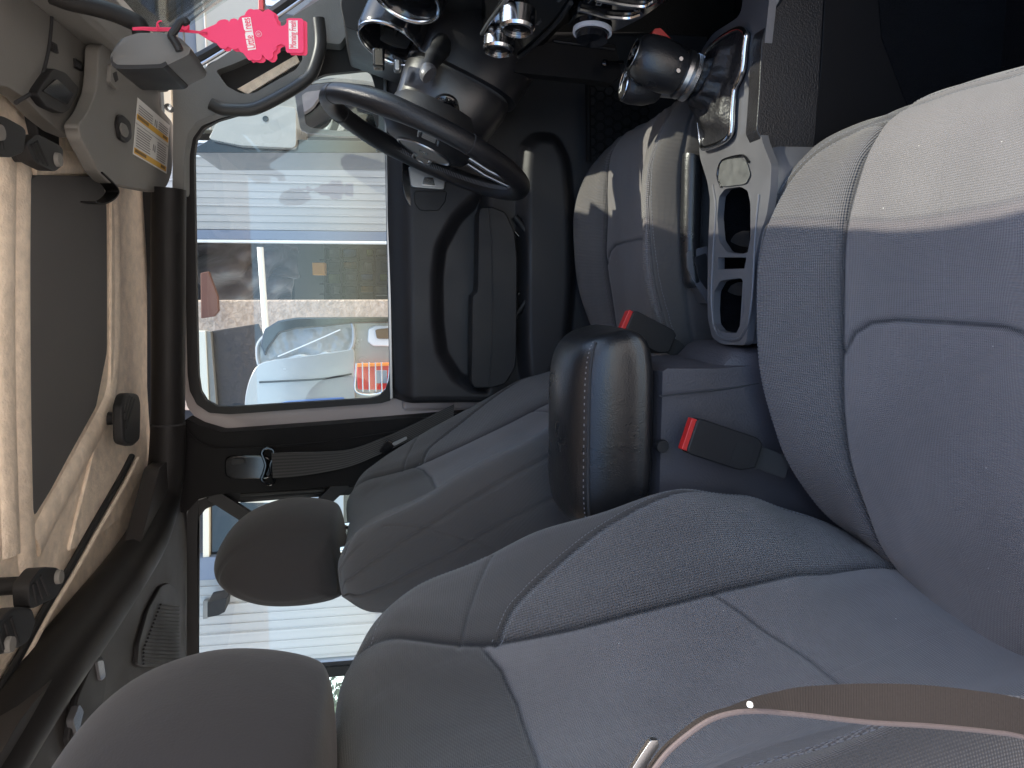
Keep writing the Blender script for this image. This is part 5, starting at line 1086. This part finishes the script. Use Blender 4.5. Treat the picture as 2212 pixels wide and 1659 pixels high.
prism('fender_corner', rnd(ats([(764, 694), (845, 690), (845, 900), (768, 900)], Y=CYY + .03), .04), (0, .3, 0), carp, sc_, bevel=.02)
prism('fuel_recess', rnd(ats([(796, 710), (812, 702), (846, 704), (846, 748), (806, 748), (794, 738)], Y=CYY + .02), .2), (0, .02, 0), trimw, sc_, bevel=.006)
prism('recess_dark', rnd(ats([(810, 712), (846, 708), (846, 732), (814, 732)], Y=CYY + .012), .2), (0, .01, 0), mat('recess_brown', (.12, .06, .02), .5), sc_, bevel=.003)
tl = prism('tail_light', rnd(ats([(771, 788), (842, 784), (842, 842), (773, 842)], Y=CYY - .03), .08), (0, .06, 0), mat('lamp_red', (.60, .02, .015), .18, coat=.8), sc_, bevel=.008)
prism('amber_strip', ats([(771, 786), (842, 784), (842, 790), (771, 793)], Y=CYY - .034), (0, .02, 0), amber, tl, bevel=.001)
prism('clear_lens', ats([(806, 800), (838, 800), (836, 830), (806, 830)], Y=CYY - .035), (0, .02, 0), None, tl) if False else prism('clear_lens', ats([(812, 800), (836, 800), (836, 828), (812, 828)], Y=CYY - .035), (0, .02, 0), mat('lens_white', (.22, .26, .32), .2, coat=.5), tl, bevel=.002)
for x_ in (783, 797, 811, 824): tube('guard_bar', ats([(x_, 782), (x_ + 1, 846)], Y=CYY - .06), .003, chrome, sc_, n=10)
tube('guard_frame', cat(ats([(770, 784), (768, 815), (770, 846), (806, 852), (832, 842), (840, 815), (842, 786)], Y=CYY - .055), 5), .004, chrome, sc_, n=10)
prism('painted_reflection', rnd(ats([(590, 900), (596, 874), (620, 866), (700, 860), (745, 858), (744, 900)], Y=CYY - .004), .15), (0, .01, 0), mat('blue_reflect', (.10, .17, .36), .3), sc_, bevel=.002)  # blue reflection on the body, painted as a flat patch
# licence plate behind the headrests
pl = thing('licence_plate', 'white licence plate with blue characters partly hidden behind the far headrest', 'licence plate', tuple(at(720, 1100, Y=1.4)))
prism('plate', rnd(ats([(672, 1068), (742, 1066), (742, 1170), (672, 1170)], Y=1.40), .05), (0, .004, 0), mat('plate_white', (.72, .78, .82), .4), pl, bevel=.001)
a_, b_ = at(712, 1150, Y=1.397), at(712, 1078, Y=1.397)
text('characters', 'AB6', tuple(at(711, 1106, Y=1.397)), b_ - a_, at(690, 1100, Y=1.397) - at(730, 1100, Y=1.397), .048, mat('plate_blue', (.03, .06, .25), .5), pl, depth=.001)
plh = prism('bumper_bracket', ats([(500, 1062), (760, 1056), (760, 1064), (500, 1072)], Y=1.45), (0, .02, 0), trimw, pl, bevel=.002)
# door mirror ----------------------------------------------------------
dm = thing('door_mirror', 'silver rimmed door mirror seen through the door glass beside the wheel', 'mirror', tuple(at(740, 235, Y=.95)))
mo = rnd(ats([(636, 200), (650, 186), (720, 178), (800, 186), (835, 200), (836, 292), (745, 295), (665, 287), (648, 278)], Y=.93), .15); mi_ = rnd(ats([(652, 206), (662, 198), (720, 192), (800, 200), (818, 208), (818, 280), (745, 284), (672, 276), (660, 268)], Y=.93), .15)
prism('mirror_rim', mo, (0, .02, 0), satin, dm, bevel=.003, holes=[mi_]); mo_c = np.mean(mo, 0)
loft('mirror_shell', [[mo_c + (p - mo_c) * s_ + np.array((d_ * .4, d_, 0)) for p in mo] for s_, d_ in ((1.0, .012), (1.05, .05), (.9, .12), (.5, .16))], gloss, dm, angle=60)
prism('mirror_glass', mi_, (0, .004, 0), mat('mirror_glass', (.85, .87, .88), .02, 1.0), dm, bevel=0)
# pale truck beyond the driver's corner -----------------------------------
tk = thing('parked_truck', 'pale cream pickup truck cab beyond the door mirror', 'truck', (2.0, 2.6, 0))
cream = mat('truck_cream', (.36, .345, .30), .3, coat=.6, var=.04)
prism('cab_side', rnd(ats([(450, 300), (470, 262), (520, 236), (600, 228), (640, 232), (640, 320), (560, 316), (520, 314)], Y=2.3), .15), (0, .5, 0), cream, tk, bevel=.05, seg=5)
prism('black_cladding', rnd(ats([(420, 320), (470, 292), (560, 300), (860, 306), (860, 230), (980, 230), (980, 330), (420, 330)], Y=2.35), .08), (0, .5, 0), gloss, tk, bevel=.02)
lathe('key_hole', [(0, -.004), (.012, -.004), (.012, .003)], at(574, 257, Y=2.3), (0, 1, 0), gloss, tk, n=16)
# house beyond the windshield ----------------------------------------------
hs = thing('pale_house', 'pale house front with blue grey beam and cream garage door seen past the mirror', 'house', (2.5, 5, 0))
HY = 5.0
def hband(nm, xa, xb, m_, d=0.0):
    za = float(at(xa, 40, Y=HY)[2]); zb = float(at(xb, 40, Y=HY)[2]); return box(nm, (4.3, HY + d, (za + zb) / 2), (6.4, .12, abs(za - zb)), m_, hs, bevel=.005)
hband('upper_siding', 250, 314, sid); hband('siding_groove', 288, 290, trimb, -.02); hband('blue_beam', 314, 343, mat('beam_blue', (.10, .15, .26), .5), -.03); hband('dark_trim', 343, 352, plasticg, -.01); hband('cream_trim', 352, 368, mat('house_cream', (.80, .70, .55), .5), -.04)
hband('grey_siding', 368, 386, plasticg); hband('shutter', 386, 426, trimb, .01); hband('shutter_line', 398, 400, plasticg, -.01); hband('garage_door', 426, 1250, cream, -.02); hband('door_groove', 446, 449, trimw, -.04)
pv = thing('parked_van', 'dark blue vehicle corner with licence plate at the top of the photo', 'vehicle', (2.4, 2.8, 0))
prism('body_panel', rnd(ats([(560, -80), (700, -80), (700, 30), (640, 34), (560, 22)], Y=2.8), .1), (0, .4, 0), mat('van_grey', (.10, .11, .13), .3, coat=.5), pv, bevel=.02)
prism('tail_light', ats([(558, -60), (568, -60), (568, 22), (558, 20)], Y=2.76), (0, .05, 0), mat('van_red', (.4, .03, .03), .3), pv, bevel=.003)
pp = prism('licence_plate', rnd(ats([(573, -50), (607, -50), (606, 13), (574, 11)], Y=2.75), .08), (0, .01, 0), mat('plate_pale', (.62, .72, .76), .4), pv, bevel=.002)
a_, b_ = at(590, 10, Y=2.745), at(590, -50, Y=2.745); text('characters', 'FLA', tuple(at(592, -14, Y=2.745)), b_ - a_, at(580, 0, Y=2.745) - at(604, 0, Y=2.745), .036, mat('plate_red', (.5, .06, .05), .5), pp, depth=.001)
# greenery glimpsed behind
bush = thing('shrub', 'green shrub glimpsed in the narrow rear quarter window', 'shrub', (-2.0, 4.6, 0))
rb_ = random.Random(9); V = []; Fc = []
cC = at(705, 1500, Y=4.6) + np.array((-.12, 0, -.2))
for k in range(1400):
    c_ = cC + np.array([max(-.5, min(.16, rb_.gauss(0, .15))), rb_.gauss(0, .15), rb_.gauss(-.1, .4)]); d1 = np.array([rb_.gauss(0, 1) for _ in range(3)]); d1 /= np.linalg.norm(d1); d2 = np.cross(d1, [rb_.gauss(0, 1) for _ in range(3)]); d2 /= np.linalg.norm(d2)
    n = len(V); V += [c_ - d1 * .04, c_ + d2 * .015, c_ + d1 * .04, c_ - d2 * .015]; Fc.append((n, n + 1, n + 2, n + 3))
obj('foliage', V, Fc, mat('leaf', (.10, .16, .05), .6, var=.3), bush, smooth=False)
tube('trunk', [(cC[0], cC[1], 0), (cC[0], cC[1], cC[2])], .03, mat('bark', (.10, .07, .05), .9), bush)
